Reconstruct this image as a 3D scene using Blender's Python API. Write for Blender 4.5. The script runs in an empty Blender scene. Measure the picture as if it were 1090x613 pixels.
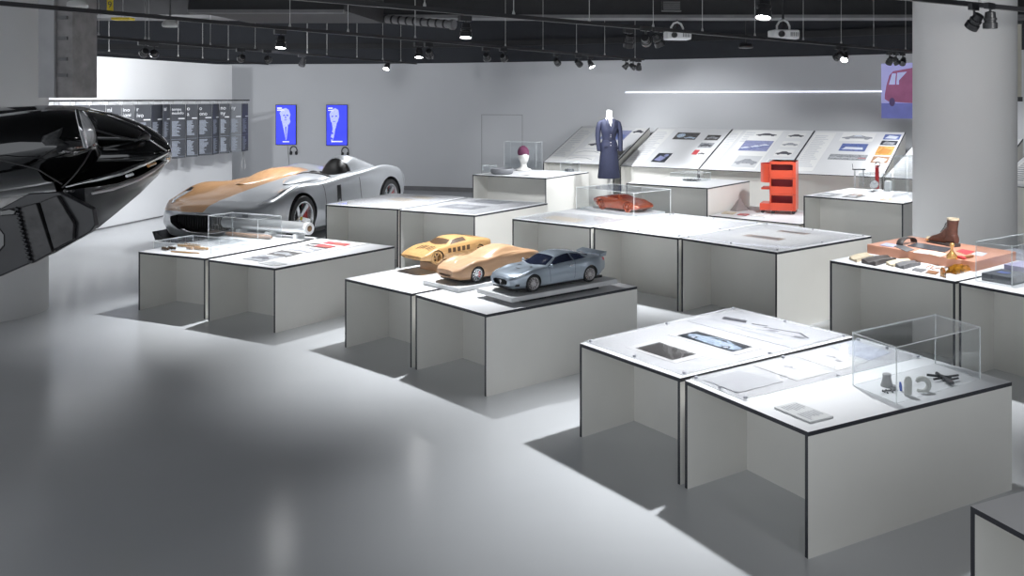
import bpy, bmesh, math, random
from mathutils import Vector, Matrix, Euler
random.seed(7)
SC = bpy.context.scene
COL = SC.collection
R = math.radians
# ------------------------------------------------------------------ survey camera (1090 x 613 frame)
F, CX, CY, CAMZ = 974.13, 659.91, 104.85, 2.0
def at(px, py, z):
    """point of the horizontal plane at height z seen at that pixel of the survey frame"""
    y = F * (CAMZ - z) / (py - CY)
    return Vector(((px - CX) / F * y, y, z))
def atY(px, py, y):
    return Vector(((px - CX) / F * y, y, CAMZ - (py - CY) / F * y))
def along(p, d, px):
    k = (px - CX) / F
    return (k * p.y - p.x) / (d.x - k * d.y)
# ------------------------------------------------------------------ materials
MATS = {}
def mat(name, col, rough=0.5, metal=0.0, var=0.06, scale=6.0, bump=0.0, emit=0.0, coat=0.0, spec=0.5, stretch=None):
    if name in MATS: return MATS[name]
    m = bpy.data.materials.new(name); m.use_nodes = True
    nt = m.node_tree; b = nt.nodes['Principled BSDF']
    tc = nt.nodes.new('ShaderNodeTexCoord'); nz = nt.nodes.new('ShaderNodeTexNoise')
    nz.inputs['Scale'].default_value = scale; nz.inputs['Detail'].default_value = 4
    if stretch:
        mp = nt.nodes.new('ShaderNodeMapping'); mp.inputs['Scale'].default_value = stretch
        nt.links.new(tc.outputs['Object'], mp.inputs[0]); nt.links.new(mp.outputs[0], nz.inputs['Vector'])
    else:
        nt.links.new(tc.outputs['Object'], nz.inputs['Vector'])
    rp = nt.nodes.new('ShaderNodeValToRGB')
    rp.color_ramp.elements[0].position = .3; rp.color_ramp.elements[1].position = .7
    rp.color_ramp.elements[0].color = tuple(max(0, c * (1 - var)) for c in col) + (1,)
    rp.color_ramp.elements[1].color = tuple(min(1, c * (1 + var)) for c in col) + (1,)
    nt.links.new(nz.outputs['Fac'], rp.inputs[0]); nt.links.new(rp.outputs[0], b.inputs['Base Color'])
    b.inputs['Roughness'].default_value = rough; b.inputs['Metallic'].default_value = metal
    b.inputs['Coat Weight'].default_value = coat; b.inputs['Coat Roughness'].default_value = .05
    b.inputs['Specular IOR Level'].default_value = spec
    if bump:
        bp = nt.nodes.new('ShaderNodeBump'); bp.inputs['Strength'].default_value = bump; bp.inputs['Distance'].default_value = .01
        nt.links.new(nz.outputs['Fac'], bp.inputs['Height']); nt.links.new(bp.outputs[0], b.inputs['Normal'])
    if emit:
        nt.links.new(rp.outputs[0], b.inputs['Emission Color']); b.inputs['Emission Strength'].default_value = emit
    MATS[name] = m
    return m
def clear_mat(name, tint=(1, 1, 1), gloss=.08, haze=0.0):
    m = bpy.data.materials.new(name); m.use_nodes = True; nt = m.node_tree
    for n in list(nt.nodes): nt.nodes.remove(n)
    out = nt.nodes.new('ShaderNodeOutputMaterial')
    tr = nt.nodes.new('ShaderNodeBsdfTransparent'); tr.inputs[0].default_value = tint + (1,)
    gl = nt.nodes.new('ShaderNodeBsdfGlossy'); gl.inputs['Roughness'].default_value = .03
    lw = nt.nodes.new('ShaderNodeLayerWeight'); lw.inputs[0].default_value = .12
    mu = nt.nodes.new('ShaderNodeMath'); mu.operation = 'MULTIPLY_ADD'
    mu.inputs[1].default_value = .4; mu.inputs[2].default_value = gloss
    nt.links.new(lw.outputs['Fresnel'], mu.inputs[0])
    mx = nt.nodes.new('ShaderNodeMixShader')
    nt.links.new(mu.outputs[0], mx.inputs[0]); nt.links.new(tr.outputs[0], mx.inputs[1]); nt.links.new(gl.outputs[0], mx.inputs[2])
    last = mx
    if haze:
        df = nt.nodes.new('ShaderNodeBsdfDiffuse'); df.inputs[0].default_value = (.93, .96, .97, 1)
        m2 = nt.nodes.new('ShaderNodeMixShader'); m2.inputs[0].default_value = haze
        nt.links.new(mx.outputs[0], m2.inputs[1]); nt.links.new(df.outputs[0], m2.inputs[2]); last = m2
    nt.links.new(last.outputs[0], out.inputs[0]); MATS[name] = m
    return m
def wood_mat(name, c1, c2, rough=.4, scale=7.0, coat=0.0):
    m = bpy.data.materials.new(name); m.use_nodes = True; nt = m.node_tree; b = nt.nodes['Principled BSDF']
    tc = nt.nodes.new('ShaderNodeTexCoord'); mp = nt.nodes.new('ShaderNodeMapping'); mp.inputs['Scale'].default_value = (1, 6, 9)
    wv = nt.nodes.new('ShaderNodeTexNoise'); wv.inputs['Scale'].default_value = scale; wv.inputs['Detail'].default_value = 5; wv.inputs['Distortion'].default_value = .6
    rp = nt.nodes.new('ShaderNodeValToRGB'); rp.color_ramp.elements[0].position = .3; rp.color_ramp.elements[1].position = .7
    rp.color_ramp.elements[0].color = c1 + (1,); rp.color_ramp.elements[1].color = c2 + (1,)
    L = nt.links.new
    L(tc.outputs['Object'], mp.inputs[0]); L(mp.outputs[0], wv.inputs['Vector']); L(wv.outputs['Fac'], rp.inputs[0]); L(rp.outputs[0], b.inputs['Base Color'])
    b.inputs['Roughness'].default_value = rough; b.inputs['Coat Weight'].default_value = coat
    MATS[name] = m
    return m
def M(n): return MATS[n]
mat('laminate', (.77, .758, .715), .55, var=.02, scale=3)
mat('laminate_top', (.70, .705, .72), .5, var=.015, scale=3)
mat('edge_black', (.010, .011, .018), .45)
mat('wall_paint', (.60, .61, .635), .85, var=.02, scale=.8)
mat('wall_white', (.82, .83, .85), .8, var=.015, scale=.8)
mat('column_paint', (.60, .60, .60), .8, var=.02, scale=1)
mat('ceiling_black', (.007, .0075, .009), .8)
mat('frieze_black', (.020, .022, .028), .8)
mat('beam_grey', (.15, .15, .155), .8, var=.1)
mat('beam_dark', (.018, .018, .02), .8, var=.1)
mat('metal_box', (.20, .19, .19), .5, .3, var=.25, scale=9)
mat('duct_strip', (.36, .36, .37), .5, .1, var=.08)
mat('track_black', (.014, .014, .016), .45)
mat('lamp_black', (.016, .016, .018), .35)
mat('wire_grey', (.42, .42, .42), .5)
mat('lens_dark', (.03, .03, .035), .15)
mat('lens_lit', (1, 1, 1), .4, var=0, emit=70)
mat('projector_white', (.72, .73, .74), .45)
mat('dark_plastic', (.02, .02, .022), .4)
mat('panel_shade_tone', (.028, .031, .04), .45, var=.08)
mat('panel_lit_tone', (.05, .054, .064), .4, var=.08)
mat('panel_light', (.16, .17, .19), .4, var=.08)
mat('panel_text', (.28, .31, .37), .6, var=.25, scale=90)
mat('panel_title', (.80, .82, .86), .6)
mat('screen_blue', (.035, .05, .95), .3, var=.06, emit=.9)
mat('screen_pale', (.45, .50, 1.0), .3, var=.3, scale=60, emit=.75)
mat('screen_white', (.9, .92, 1), .3, var=0, emit=.9)
mat('line_light', (.85, .88, 1), .5, var=0, emit=1.6)
mat('proj_lilac', (.42, .42, .80), .8, var=.05, emit=.42)
mat('proj_blue', (.16, .18, .50), .8, var=.08, emit=.40)
mat('proj_red', (.30, .10, .20), .8, var=.1, emit=.40)
mat('proj_glass', (.50, .55, .92), .8, var=.05, emit=.42)
mat('proj_dark', (.10, .07, .18), .8, var=.1, emit=.35)
mat('car_silver', (.58, .60, .63), .3, .45, var=.02, coat=.6)
mat('tyre', (.016, .016, .017), .65)
mat('rim_silver', (.70, .71, .73), .25, .8)
mat('rim_grey', (.50, .47, .48), .35, .6)
mat('caliper_red', (.62, .02, .02), .4)
mat('cap_yellow', (.85, .62, .03), .4)
mat('arch_black', (.010, .010, .011), .7)
mat('black_trim', (.014, .014, .016), .35)
mat('grille_mesh', (.05, .05, .05), .4, .4)
mat('headlamp', (.72, .75, .80), .15, .3, coat=1)
mat('leather_black', (.018, .017, .017), .5, bump=.2, scale=60)
mat('paint_blue', (.34, .40, .47), .3, .55, var=.03, coat=1)
mat('glass_dark', (.012, .016, .035), .06, 0, coat=1)
mat('paint_copper', (.46, .085, .035), .25, .6, var=.06, coat=1)
mat('copper_dark', (.20, .03, .015), .3, .5, coat=1)
mat('gloss_black', (.0035, .0035, .004), .07, 0, coat=1, spec=.5)
mat('satin_black', (.012, .012, .014), .3, .2, var=.3, scale=14)
mat('worn_black', (.022, .021, .022), .35, .2, var=.5, scale=22, bump=.3)
mat('chrome', (.62, .62, .63), .1, 1.0, var=.05)
mat('lens_clear', (.75, .77, .80), .4, 0, var=.35, scale=30, coat=1)
mat('headlamp_bright', (.85, .88, .92), .2, .1, coat=1)
wood_mat('clay_relief', (.44, .25, .135), (.51, .30, .165), .32, 6, .2)
mat('amber', (.55, .24, .06), .2, coat=1)
mat('plate_white', (.62, .63, .64), .4)
mat('paper', (.80, .80, .79), .7, var=.015)
mat('paper_grey', (.60, .61, .63), .7, var=.03)
mat('paper_blue', (.66, .70, .80), .7, var=.03)
mat('ink', (.06, .06, .075), .7, var=.3, scale=40)
mat('ink_grey', (.30, .31, .34), .7, var=.25, scale=40)
mat('ink_faint', (.62, .63, .66), .7, var=.08, scale=40)
mat('photo_dark', (.055, .050, .048), .5, var=.5, scale=26)
mat('photo_night', (.022, .026, .035), .4, var=.4, scale=20)
mat('photo_blue', (.10, .14, .36), .5, var=.35, scale=25)
mat('photo_lilac', (.24, .26, .45), .5, var=.2, scale=25)
mat('photo_steel', (.40, .50, .62), .4, var=.5, scale=40)
mat('photo_grey', (.28, .29, .31), .5, var=.5, scale=30)
mat('photo_red', (.55, .06, .07), .5, var=.2, scale=30)
mat('photo_orange', (.60, .30, .08), .5, var=.4, scale=30)
mat('photo_brown', (.30, .17, .10), .5, var=.4, scale=30)
mat('photo_taupe', (.50, .44, .40), .6, var=.25, scale=30)
mat('tan_faint', (.62, .54, .42), .7, var=.15, scale=30)
mat('card_grey', (.55, .56, .56), .6, var=.03)
mat('roll_silver', (.62, .63, .64), .28, .7, var=.05)
mat('roll_core', (.20, .11, .05), .6, var=.4, scale=40)
mat('clear_block', (.75, .77, .78), .35, var=.02)
mat('suit_navy', (.007, .010, .034), .8, var=.15, scale=40, bump=.15)
mat('suit_dark', (.006, .008, .028), .8)
mat('mannequin', (.60, .595, .58), .5, var=.01)
mat('beanie', (.10, .02, .055), .9, var=.2, scale=60, bump=.4)
mat('bowl_grey', (.16, .165, .18), .45, var=.1)
mat('trolley_red', (.80, .075, .028), .35, var=.02, coat=.3)
mat('trolley_deep', (.33, .008, .02), .45)
mat('castor', (.03, .03, .035), .4)
mat('taupe', (.24, .215, .21), .7, var=.06)
mat('salmon', (.56, .26, .17), .7, var=.03)
mat('boot_leather', (.075, .028, .018), .4, var=.3, scale=30, bump=.4)
mat('boot_lining', (.62, .52, .36), .7)
mat('hide_beige', (.56, .47, .33), .75, var=.15, scale=20, bump=.3)
mat('hide_dark', (.045, .038, .036), .6, var=.3, scale=25, bump=.3)
mat('hide_grey', (.11, .11, .115), .65, var=.2, scale=25, bump=.3)
mat('hide_brown', (.24, .10, .035), .55, var=.2, scale=25)
mat('hide_ribbed', (.05, .05, .058), .6, var=.6, scale=60, stretch=(1, 1, 1))
mat('brass', (.80, .42, .13), .25, .7, var=.1, coat=.5)
mat('amber_resin', (.34, .14, .015), .15, .3, var=.5, scale=18, coat=1)
mat('strap_red', (.60, .02, .025), .5)
mat('dial_silver', (.78, .79, .80), .2, .5)
mat('bone_grey', (.50, .50, .47), .6, var=.08, scale=30)
mat('cup_grey', (.24, .24, .24), .5, var=.1)
mat('gunmetal', (.03, .032, .036), .4, .3, var=.2)
mat('pen_blue', (.03, .09, .45), .4)
mat('box_dark', (.06, .065, .075), .5)
mat('box_grey', (.36, .37, .42), .6)
mat('box_violet', (.30, .28, .42), .6)
mat('sign_yellow', (.80, .60, .02), .5)
mat('cable_beige', (.52, .50, .42), .6)
mat('lamp_housing', (.50, .50, .49), .6)
wood_mat('copper_wood', (.40, .205, .09), (.52, .29, .14), .35, 5, .3)
wood_mat('pale_wood', (.40, .215, .075), (.50, .29, .11), .45, 9)
wood_mat('clay_wood', (.40, .225, .12), (.47, .275, .15), .38, 6, .15)
wood_mat('dark_wood', (.045, .022, .009), (.075, .038, .015), .5, 9)
wood_mat('brown_bar', (.27, .17, .12), (.38, .25, .18), .5, 9)
clear_mat('acrylic', (.97, .98, .985), .03)
clear_mat('acrylic_edge', (.97, .98, .99), .05, .72)
clear_mat('acrylic_edge_green', (.86, .95, .94), .05, .5)
clear_mat('acrylic_sheet', (.985, .985, .99), .02)
def floor_mat():
    m = bpy.data.materials.new('floor_resin'); m.use_nodes = True; nt = m.node_tree; b = nt.nodes['Principled BSDF']; L = nt.links.new
    tc = nt.nodes.new('ShaderNodeTexCoord')
    n1 = nt.nodes.new('ShaderNodeTexNoise'); n1.inputs['Scale'].default_value = .7; n1.inputs['Detail'].default_value = 6
    n2 = nt.nodes.new('ShaderNodeTexNoise'); n2.inputs['Scale'].default_value = 160; n2.inputs['Detail'].default_value = 2
    L(tc.outputs['Object'], n1.inputs['Vector']); L(tc.outputs['Object'], n2.inputs['Vector'])
    rp = nt.nodes.new('ShaderNodeValToRGB'); rp.color_ramp.elements[0].position = .3; rp.color_ramp.elements[1].position = .7
    rp.color_ramp.elements[0].color = (.60, .615, .635, 1); rp.color_ramp.elements[1].color = (.65, .665, .685, 1)
    L(n1.outputs['Fac'], rp.inputs[0]); L(rp.outputs[0], b.inputs['Base Color'])
    mr = nt.nodes.new('ShaderNodeMapRange'); mr.inputs['To Min'].default_value = .12; mr.inputs['To Max'].default_value = .20
    L(n1.outputs['Fac'], mr.inputs[0]); L(mr.outputs[0], b.inputs['Roughness'])
    bp = nt.nodes.new('ShaderNodeBump'); bp.inputs['Strength'].default_value = .06; bp.inputs['Distance'].default_value = .004
    L(n2.outputs['Fac'], bp.inputs['Height']); L(bp.outputs[0], b.inputs['Normal'])
    b.inputs['Specular IOR Level'].default_value = .6
    MATS['floor_resin'] = m
floor_mat()
def half_copper(y0):
    """silver paint with the wood-toned half on the car's right, in the body's own coordinates"""
    m = M('car_silver').copy(); m.name = 'car_two_tone'; nt = m.node_tree; b = nt.nodes['Principled BSDF']; L = nt.links.new
    tc = nt.nodes.new('ShaderNodeTexCoord'); sp = nt.nodes.new('ShaderNodeSeparateXYZ'); L(tc.outputs['Object'], sp.inputs[0])
    # right half (y < 0), above the nose strip and ahead of the cockpit
    def gt(sock, thr, op):
        n = nt.nodes.new('ShaderNodeMath'); n.operation = op; L(sock, n.inputs[0]); n.inputs[1].default_value = thr; return n.outputs[0]
    def mul(a, c):
        n = nt.nodes.new('ShaderNodeMath'); n.operation = 'MULTIPLY'; L(a, n.inputs[0]); L(c, n.inputs[1]); return n.outputs[0]
    fac = mul(mul(gt(sp.outputs['Y'], y0, 'LESS_THAN'), gt(sp.outputs['Z'], .53 * .935, 'GREATER_THAN')), gt(sp.outputs['X'], -.2, 'GREATER_THAN'))
    base = b.inputs['Base Color'].links[0].from_socket
    nz = nt.nodes.new('ShaderNodeTexNoise'); mp = nt.nodes.new('ShaderNodeMapping'); mp.inputs['Scale'].default_value = (1, 7, 7)
    nz.inputs['Scale'].default_value = 4; L(tc.outputs['Object'], mp.inputs[0]); L(mp.outputs[0], nz.inputs['Vector'])
    rp = nt.nodes.new('ShaderNodeValToRGB'); rp.color_ramp.elements[0].color = (.42, .215, .095, 1); rp.color_ramp.elements[1].color = (.52, .29, .14, 1)
    L(nz.outputs['Fac'], rp.inputs[0])
    mx = nt.nodes.new('ShaderNodeMix'); mx.data_type = 'RGBA'
    L(fac, mx.inputs[0]); L(base, mx.inputs[6]); L(rp.outputs[0], mx.inputs[7]); L(mx.outputs[2], b.inputs['Base Color'])
    inv = nt.nodes.new('ShaderNodeMath'); inv.operation = 'MULTIPLY_ADD'; L(fac, inv.inputs[0]); inv.inputs[1].default_value = -.4; inv.inputs[2].default_value = .45
    L(inv.outputs[0], b.inputs['Metallic'])
    MATS['car_two_tone'] = m
half_copper(0.0)
# ------------------------------------------------------------------ mesh builder
WM = {}      # world matrix of every object built here
class MB:
    def __init__(self): self.v = []; self.f = []; self.m = []; self.mats = []
    def mi(self, name):
        if name not in self.mats: self.mats.append(name)
        return self.mats.index(name)
    def add(self, vs, fs, m):
        o = len(self.v); self.v += [Vector(p) for p in vs]; k = self.mi(m) if isinstance(m, str) else None
        for i, f in enumerate(fs):
            self.f.append([o + j for j in f]); self.m.append(k if k is not None else self.mi(m[i]))
        return self
    def box(self, lo, hi, m, mx=None):
        x0, y0, z0 = lo; x1, y1, z1 = hi
        vs = [Vector(p) for p in ((x0,y0,z0),(x1,y0,z0),(x1,y1,z0),(x0,y1,z0),(x0,y0,z1),(x1,y0,z1),(x1,y1,z1),(x0,y1,z1))]
        if mx: vs = [mx @ p for p in vs]
        return self.add(vs, [(0,3,2,1),(4,5,6,7),(0,1,5,4),(1,2,6,5),(2,3,7,6),(3,0,4,7)], m)
    def prism(self, pts, z0, z1, m_top, m_side=None, m_bot=None):
        """pts: plan outline, counter-clockwise"""
        n = len(pts); vs = [(p[0], p[1], z0) for p in pts] + [(p[0], p[1], z1) for p in pts]
        fs = [tuple(reversed(range(n))), tuple(range(n, 2 * n))] + [(i, (i + 1) % n, n + (i + 1) % n, n + i) for i in range(n)]
        ms = m_side or m_top
        return self.add(vs, fs, [m_bot or m_top, m_top] + ([ms] * n if isinstance(ms, str) else list(ms)))
    def extrude(self, pts, vec, m):
        """any planar 3D outline swept along vec"""
        vec = Vector(vec); n = len(pts); a = [Vector(p) for p in pts]
        return self.add(a + [p + vec for p in a], [tuple(reversed(range(n))), tuple(range(n, 2 * n))] + [(i, (i + 1) % n, n + (i + 1) % n, n + i) for i in range(n)], m)
    def poly(self, pts, m): return self.add(pts, [tuple(range(len(pts)))], m)
    def tube(self, pts, r, m, seg=10, cap=True):
        pts = [Vector(p) for p in pts]; n = len(pts); rs = r if isinstance(r, (list, tuple)) else [r] * n
        vs = []; up = None
        for i, p in enumerate(pts):
            d = (pts[min(i + 1, n - 1)] - pts[max(i - 1, 0)]).normalized()
            if up is None:
                up = Vector((0, 0, 1)) if abs(d.z) < .9 else Vector((1, 0, 0))
            a = d.cross(up)
            if a.length < 1e-4: a = d.cross(Vector((0, 1, 0)))
            a.normalize(); b = a.cross(d); up = b
            for k in range(seg):
                t = 2 * math.pi * k / seg; vs.append(p + (a * math.cos(t) + b * math.sin(t)) * rs[i])
        fs = [(i * seg + k, i * seg + (k + 1) % seg, (i + 1) * seg + (k + 1) % seg, (i + 1) * seg + k) for i in range(n - 1) for k in range(seg)]
        if cap: fs += [tuple(reversed(range(seg))), tuple(range((n - 1) * seg, n * seg))]
        return self.add(vs, fs, m)
    def lathe(self, prof, m, mx=None, seg=24, close=False):
        """prof: (radius, height) pairs about z"""
        n = len(prof); vs = []
        for r, z in prof:
            for k in range(seg):
                t = 2 * math.pi * k / seg; p = Vector((r * math.cos(t), r * math.sin(t), z)); vs.append(mx @ p if mx else p)
        rng = range(n if close else n - 1)
        fs = [(i * seg + k, i * seg + (k + 1) % seg, ((i + 1) % n) * seg + (k + 1) % seg, ((i + 1) % n) * seg + k) for i in rng for k in range(seg)]
        if not close: fs += [tuple(reversed(range(seg))), tuple(range((n - 1) * seg, n * seg))]
        return self.add(vs, fs, m)
    def grid(self, rows, m, closed=False):
        nr, nc = len(rows), len(rows[0]); vs = [p for r in rows for p in r]
        fs = [(i * nc + k, i * nc + (k + 1) % nc, (i + 1) * nc + (k + 1) % nc, (i + 1) * nc + k) for i in range(nr - 1) for k in range(nc if closed else nc - 1)]
        return self.add(vs, fs, m)
    def loft(self, rings, m):
        """closed rings joined into a capped skin"""
        n = len(rings[0]); o = len(self.v)
        self.grid(rings, m, True); k = self.mi(m)
        self.f += [[o + i for i in reversed(range(n))], [o + (len(rings) - 1) * n + i for i in range(n)]]; self.m += [k, k]
        return self
    def build(self, name, parent=None, local=False, smooth=None, bevel=0, origin=None):
        me = bpy.data.meshes.new(name)
        if parent is not None:
            mw = WM[parent]; inv = mw.inverted()
            vs = self.v if local else [inv @ p for p in self.v]; wm = mw
        else:
            if origin is None:
                n = len(self.v); origin = Vector((sum(p.x for p in self.v) / n, sum(p.y for p in self.v) / n, min(p.z for p in self.v)))
            origin = Vector(origin); wm = Matrix.Translation(origin); vs = [p - origin for p in self.v]
        me.from_pydata([tuple(p) for p in vs], [], self.f)
        for m in self.mats: me.materials.append(MATS[m])
        for p, k in zip(me.polygons, self.m): p.material_index = k
        bm = bmesh.new(); bm.from_mesh(me); bmesh.ops.recalc_face_normals(bm, faces=bm.faces); bm.to_mesh(me); bm.free()
        me.validate(); me.update()
        o = bpy.data.objects.new(name, me); COL.objects.link(o)
        if parent is not None: o.parent = parent
        else: o.location = origin
        WM[o] = wm
        if smooth is not None:
            for p in me.polygons: p.use_smooth = True
            me.set_sharp_from_angle(angle=R(smooth))
        if bevel:
            b = o.modifiers.new('bevel', 'BEVEL'); b.width = bevel; b.segments = 2; b.limit_method = 'ANGLE'; b.angle_limit = R(40)
        return o
def tag(o, label, cat, group=None, kind=None):
    o['label'] = label; o['category'] = cat
    if group: o['group'] = group
    if kind: o['kind'] = kind
    return o
def thing(name, label, cat, loc=(0, 0, 0), rz=0.0, group=None):
    o = bpy.data.objects.new(name, None); COL.objects.link(o); o.location = loc; o.rotation_euler = (0, 0, rz); o.empty_display_size = .1
    WM[o] = Matrix.Translation(Vector(loc)) @ Matrix.Rotation(rz, 4, 'Z')
    return tag(o, label, cat, group)
def struct(o, cat=None, label=None):
    o['kind'] = 'structure'
    if cat: o['category'] = cat
    if label: o['label'] = label
    return o
def dup(root, loc, rz, label, group=None):
    r = root.copy(); COL.objects.link(r); r.location = loc; r.rotation_euler = (0, 0, rz); r['label'] = label
    if group: r['group'] = group
    WM[r] = Matrix.Translation(Vector(loc)) @ Matrix.Rotation(rz, 4, 'Z'); m = {}
    for ch in root.children:
        c = ch.copy(); COL.objects.link(c); c.parent = r; m[ch.name] = c
        for g in ch.children:
            d = g.copy(); COL.objects.link(d); d.parent = c
    return r
def text_mesh(txt, size, mx, m, name, parent, align='LEFT'):
    cu = bpy.data.curves.new('lettering', 'FONT'); cu.body = txt; cu.size = size; cu.align_x = align; cu.extrude = .0008; cu.resolution_u = 3
    o = bpy.data.objects.new('lettering', cu); COL.objects.link(o); bpy.context.view_layer.update()
    me = bpy.data.meshes.new_from_object(o.evaluated_get(bpy.context.evaluated_depsgraph_get()))
    bpy.data.objects.remove(o); bpy.data.curves.remove(cu)
    me.transform(WM[parent].inverted() @ mx); me.materials.clear(); me.materials.append(M(m)); me.name = name
    t = bpy.data.objects.new(name, me); COL.objects.link(t); t.parent = parent; WM[t] = WM[parent]
    return t
# ------------------------------------------------------------------ room shell
def structure(name, mb, smooth=None):
    return struct(mb.build(name, origin=(0, 0, 0), smooth=smooth))
b = MB(); b.box((-16, -3, -.1), (14, 26, 0), 'floor_resin'); structure('floor', b)
b = MB(); b.box((-16, -3, 4.3), (14, 26, 4.4), 'ceiling_black'); structure('ceiling', b)
WALL = [(-12.5, 20.6), (-8.6, 20.45), (-6.5, 20.32), (-4.73, 20.05), (-3.21, 19.6), (-1.6, 18.98), (0, 18.3), (1.25, 17.75), (2.45, 17.1), (3.75, 16.42), (4.95, 15.55), (6.1, 14.6), (7.1, 13.6), (8.5, 11.4), (9.2, 8.5), (9.6, 4)]
def cr(pts, n):
    out = []
    P = [Vector(p) for p in pts]
    for i in range(len(P) - 1):
        p0, p1, p2, p3 = P[max(i - 1, 0)], P[i], P[i + 1], P[min(i + 2, len(P) - 1)]
        for k in range(n):
            t = k / n
            out.append(.5 * ((2 * p1) + (p2 - p0) * t + (2 * p0 - 5 * p1 + 4 * p2 - p3) * t * t + (3 * p1 - p0 - 3 * p2 + p3) * t ** 3))
    out.append(P[-1]); return out
WC = cr(WALL, 4)
def wall_strip(z0, z1, m, name, off=0.0, th=.12):
    b = MB(); inn = []; outn = []
    for i, p in enumerate(WC):
        d = (WC[min(i + 1, len(WC) - 1)] - WC[max(i - 1, 0)]).normalized(); nrm = Vector((d.y, -d.x))  # toward the room is -nrm side
        if nrm.dot(Vector((0, -1))) < 0 and nrm.x > 0: nrm = -nrm
        inn.append(p + nrm * off); outn.append(p - nrm * th)
    rows = [[(p.x, p.y, z0) for p in inn], [(p.x, p.y, z1) for p in inn], [(p.x, p.y, z1) for p in outn], [(p.x, p.y, z0) for p in outn]]
    rows.append(rows[0]); b.grid(rows, m)
    return structure(name, b, 30)
wall_strip(0, 2.765, 'wall_paint', 'wall_back')
wall_strip(2.765, 4.3, 'frieze_black', 'wall_back_frieze', off=.02)
wall_strip(3.10, 3.22, 'beam_dark', 'trim_1', off=.08)
# flush door in the back wall
def wall_at(px):
    best = None
    for i in range(len(WC) - 1):
        a, c = WC[i], WC[i + 1]; k = (px - CX) / F; d = c - a
        den = d.x - k * d.y
        if abs(den) < 1e-9: continue
        t = (k * a.y - a.x) / den
        if 0 <= t <= 1: return a + d * t, d.normalized()
def wframe(px):
    p, d = wall_at(px); n = Vector((d.y, -d.x))
    if n.y > 0: n = -n
    return Vector((p.x, p.y, 0)), Vector((d.x, d.y, 0)), Vector((n.x, n.y, 0))
def wall_bar(b, pxa, pxb, za, zb, m, off=.004, th=.006, n=8):
    for i in range(n):
        pa, _, na = wframe(pxa + (pxb - pxa) * i / n); pb, _, nb = wframe(pxa + (pxb - pxa) * (i + 1) / n)
        A = [pa + na * off, pb + nb * off]
        vs = []
        for q, nn in zip(A, (na, nb)):
            vs += [q + Vector((0, 0, za)), q + Vector((0, 0, zb)), q + nn * th + Vector((0, 0, zb)), q + nn * th + Vector((0, 0, za))]
        b.add(vs, [(0,1,5,4),(1,2,6,5),(2,3,7,6),(3,0,4,7),(0,3,2,1),(4,5,6,7)], m)
b = MB(); wall_bar(b, 512.7, 513.05, 0, 1.66, 'beam_grey', th=.002); wall_bar(b, 555.9, 556.25, 0, 1.66, 'beam_grey', th=.002); wall_bar(b, 512.6, 556.4, 1.652, 1.660, 'beam_grey', th=.002)
structure('door_1', b)
b = MB(); wall_bar(b, 250, 640, 0, .09, 'beam_grey', off=.02, th=.012, n=30); structure('baseboard_back', b)
# white partition on the left
A0, A1 = Vector((-8.75, 7.5, 0)), Vector((-7.473, 17.63, 0))
dW = (A1 - A0).normalized(); nW = Vector((dW.y, -dW.x, 0))
b = MB(); b.extrude([A0, A1, A1 - nW * .14, A0 - nW * .14], (0, 0, 2.64), 'wall_white'); structure('wall_left', b)
b = MB(); b.extrude([A0 + nW * .004, A1 + nW * .004, A1 + nW * .012, A0 + nW * .012], (0, 0, .02), 'beam_grey'); structure('baseboard_left', b)
# round columns
b = MB(); b.lathe([(.52, 0), (.52, 4.3)], 'column_paint', Matrix.Translation((-5.93, 8.52, 0)), 64); structure('column_left', b, 40)
b = MB(); b.lathe([(.522, 0), (.522, 4.3)], 'column_paint', Matrix.Translation((3.655, 9.72, 0)), 64); structure('column_right', b, 40)
# beams and ducts under the ceiling
b = MB(); b.box((-9, 13.9, 3.27), (8, 14.3, 4.3), 'beam_dark'); b.box((-9, 13.86, 3.22), (8, 14.34, 3.27), 'beam_grey'); structure('beam_cross', b)
b = MB(); b.box((-9, 8.2, 3.05), (-5.35, 9.7, 4.3), 'beam_dark'); b.box((-9, 8.16, 3.02), (-5.3, 8.22, 3.06), 'beam_dark'); structure('beam_left', b)
b = MB(); b.box((-5.0, 10.6, 3.02), (-3.2, 12.4, 4.3), 'beam_dark'); b.box((-5.0, 10.58, 2.99), (-3.2, 10.66, 3.03), 'beam_grey'); structure('beam_short', b)
p0 = atY(405, 20, 12.6); p1 = atY(480, 26, 12.2)
d = thing('ceiling_duct', 'grey ribbed cylindrical duct hanging level under the black ceiling', 'duct', (p0 + p1) / 2)
b = MB(); b.tube([p0, p1], .055, 'beam_grey', 20); b.build('duct_tube', d, smooth=40)
b = MB()
for i in range(9):
    q = p0.lerp(p1, .08 + i * .105); e = (p1 - p0).normalized() * .012; b.tube([q - e, q + e], .062, 'beam_dark', 20)
b.build('ribs', d, smooth=40)
b = MB(); b.tube([p1, p1 + (p1 - p0).normalized() * .05], .07, 'beam_grey', 20); b.build('end_collar', d, smooth=40)
b = MB(); b.tube([(p0 + p1) / 2, Vector(((p0.x + p1.x) / 2, (p0.y + p1.y) / 2, 4.3))], .006, 'wire_grey', 6); b.build('hanger', d)
# metal service box and strip hanging beside the left column
q0 = atY(41, 104, 7.9); q1 = atY(57.5, 104, 7.9); q2 = atY(75, 104, 7.9)
s = thing('service_riser', 'tall pale and scuffed metal riser box hanging beside the left column', 'riser', (q1.x, 8.1, q1.z))
b = MB(); b.box((q0.x, 7.9, q0.z), (q1.x, 8.3, 4.3), 'duct_strip'); b.build('pale_cover', s)
b = MB(); b.box((q1.x, 7.93, q0.z), (q2.x, 8.3, 4.3), 'metal_box'); b.build('metal_face', s)
b = MB()
for zz in (q0.z + .18, q0.z + .32, q0.z + .5, q0.z + .68): b.box((q1.x + .02, 7.915, zz), (q1.x + .1, 7.93, zz + .03), 'beam_grey')
b.build('brackets', s)
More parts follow.
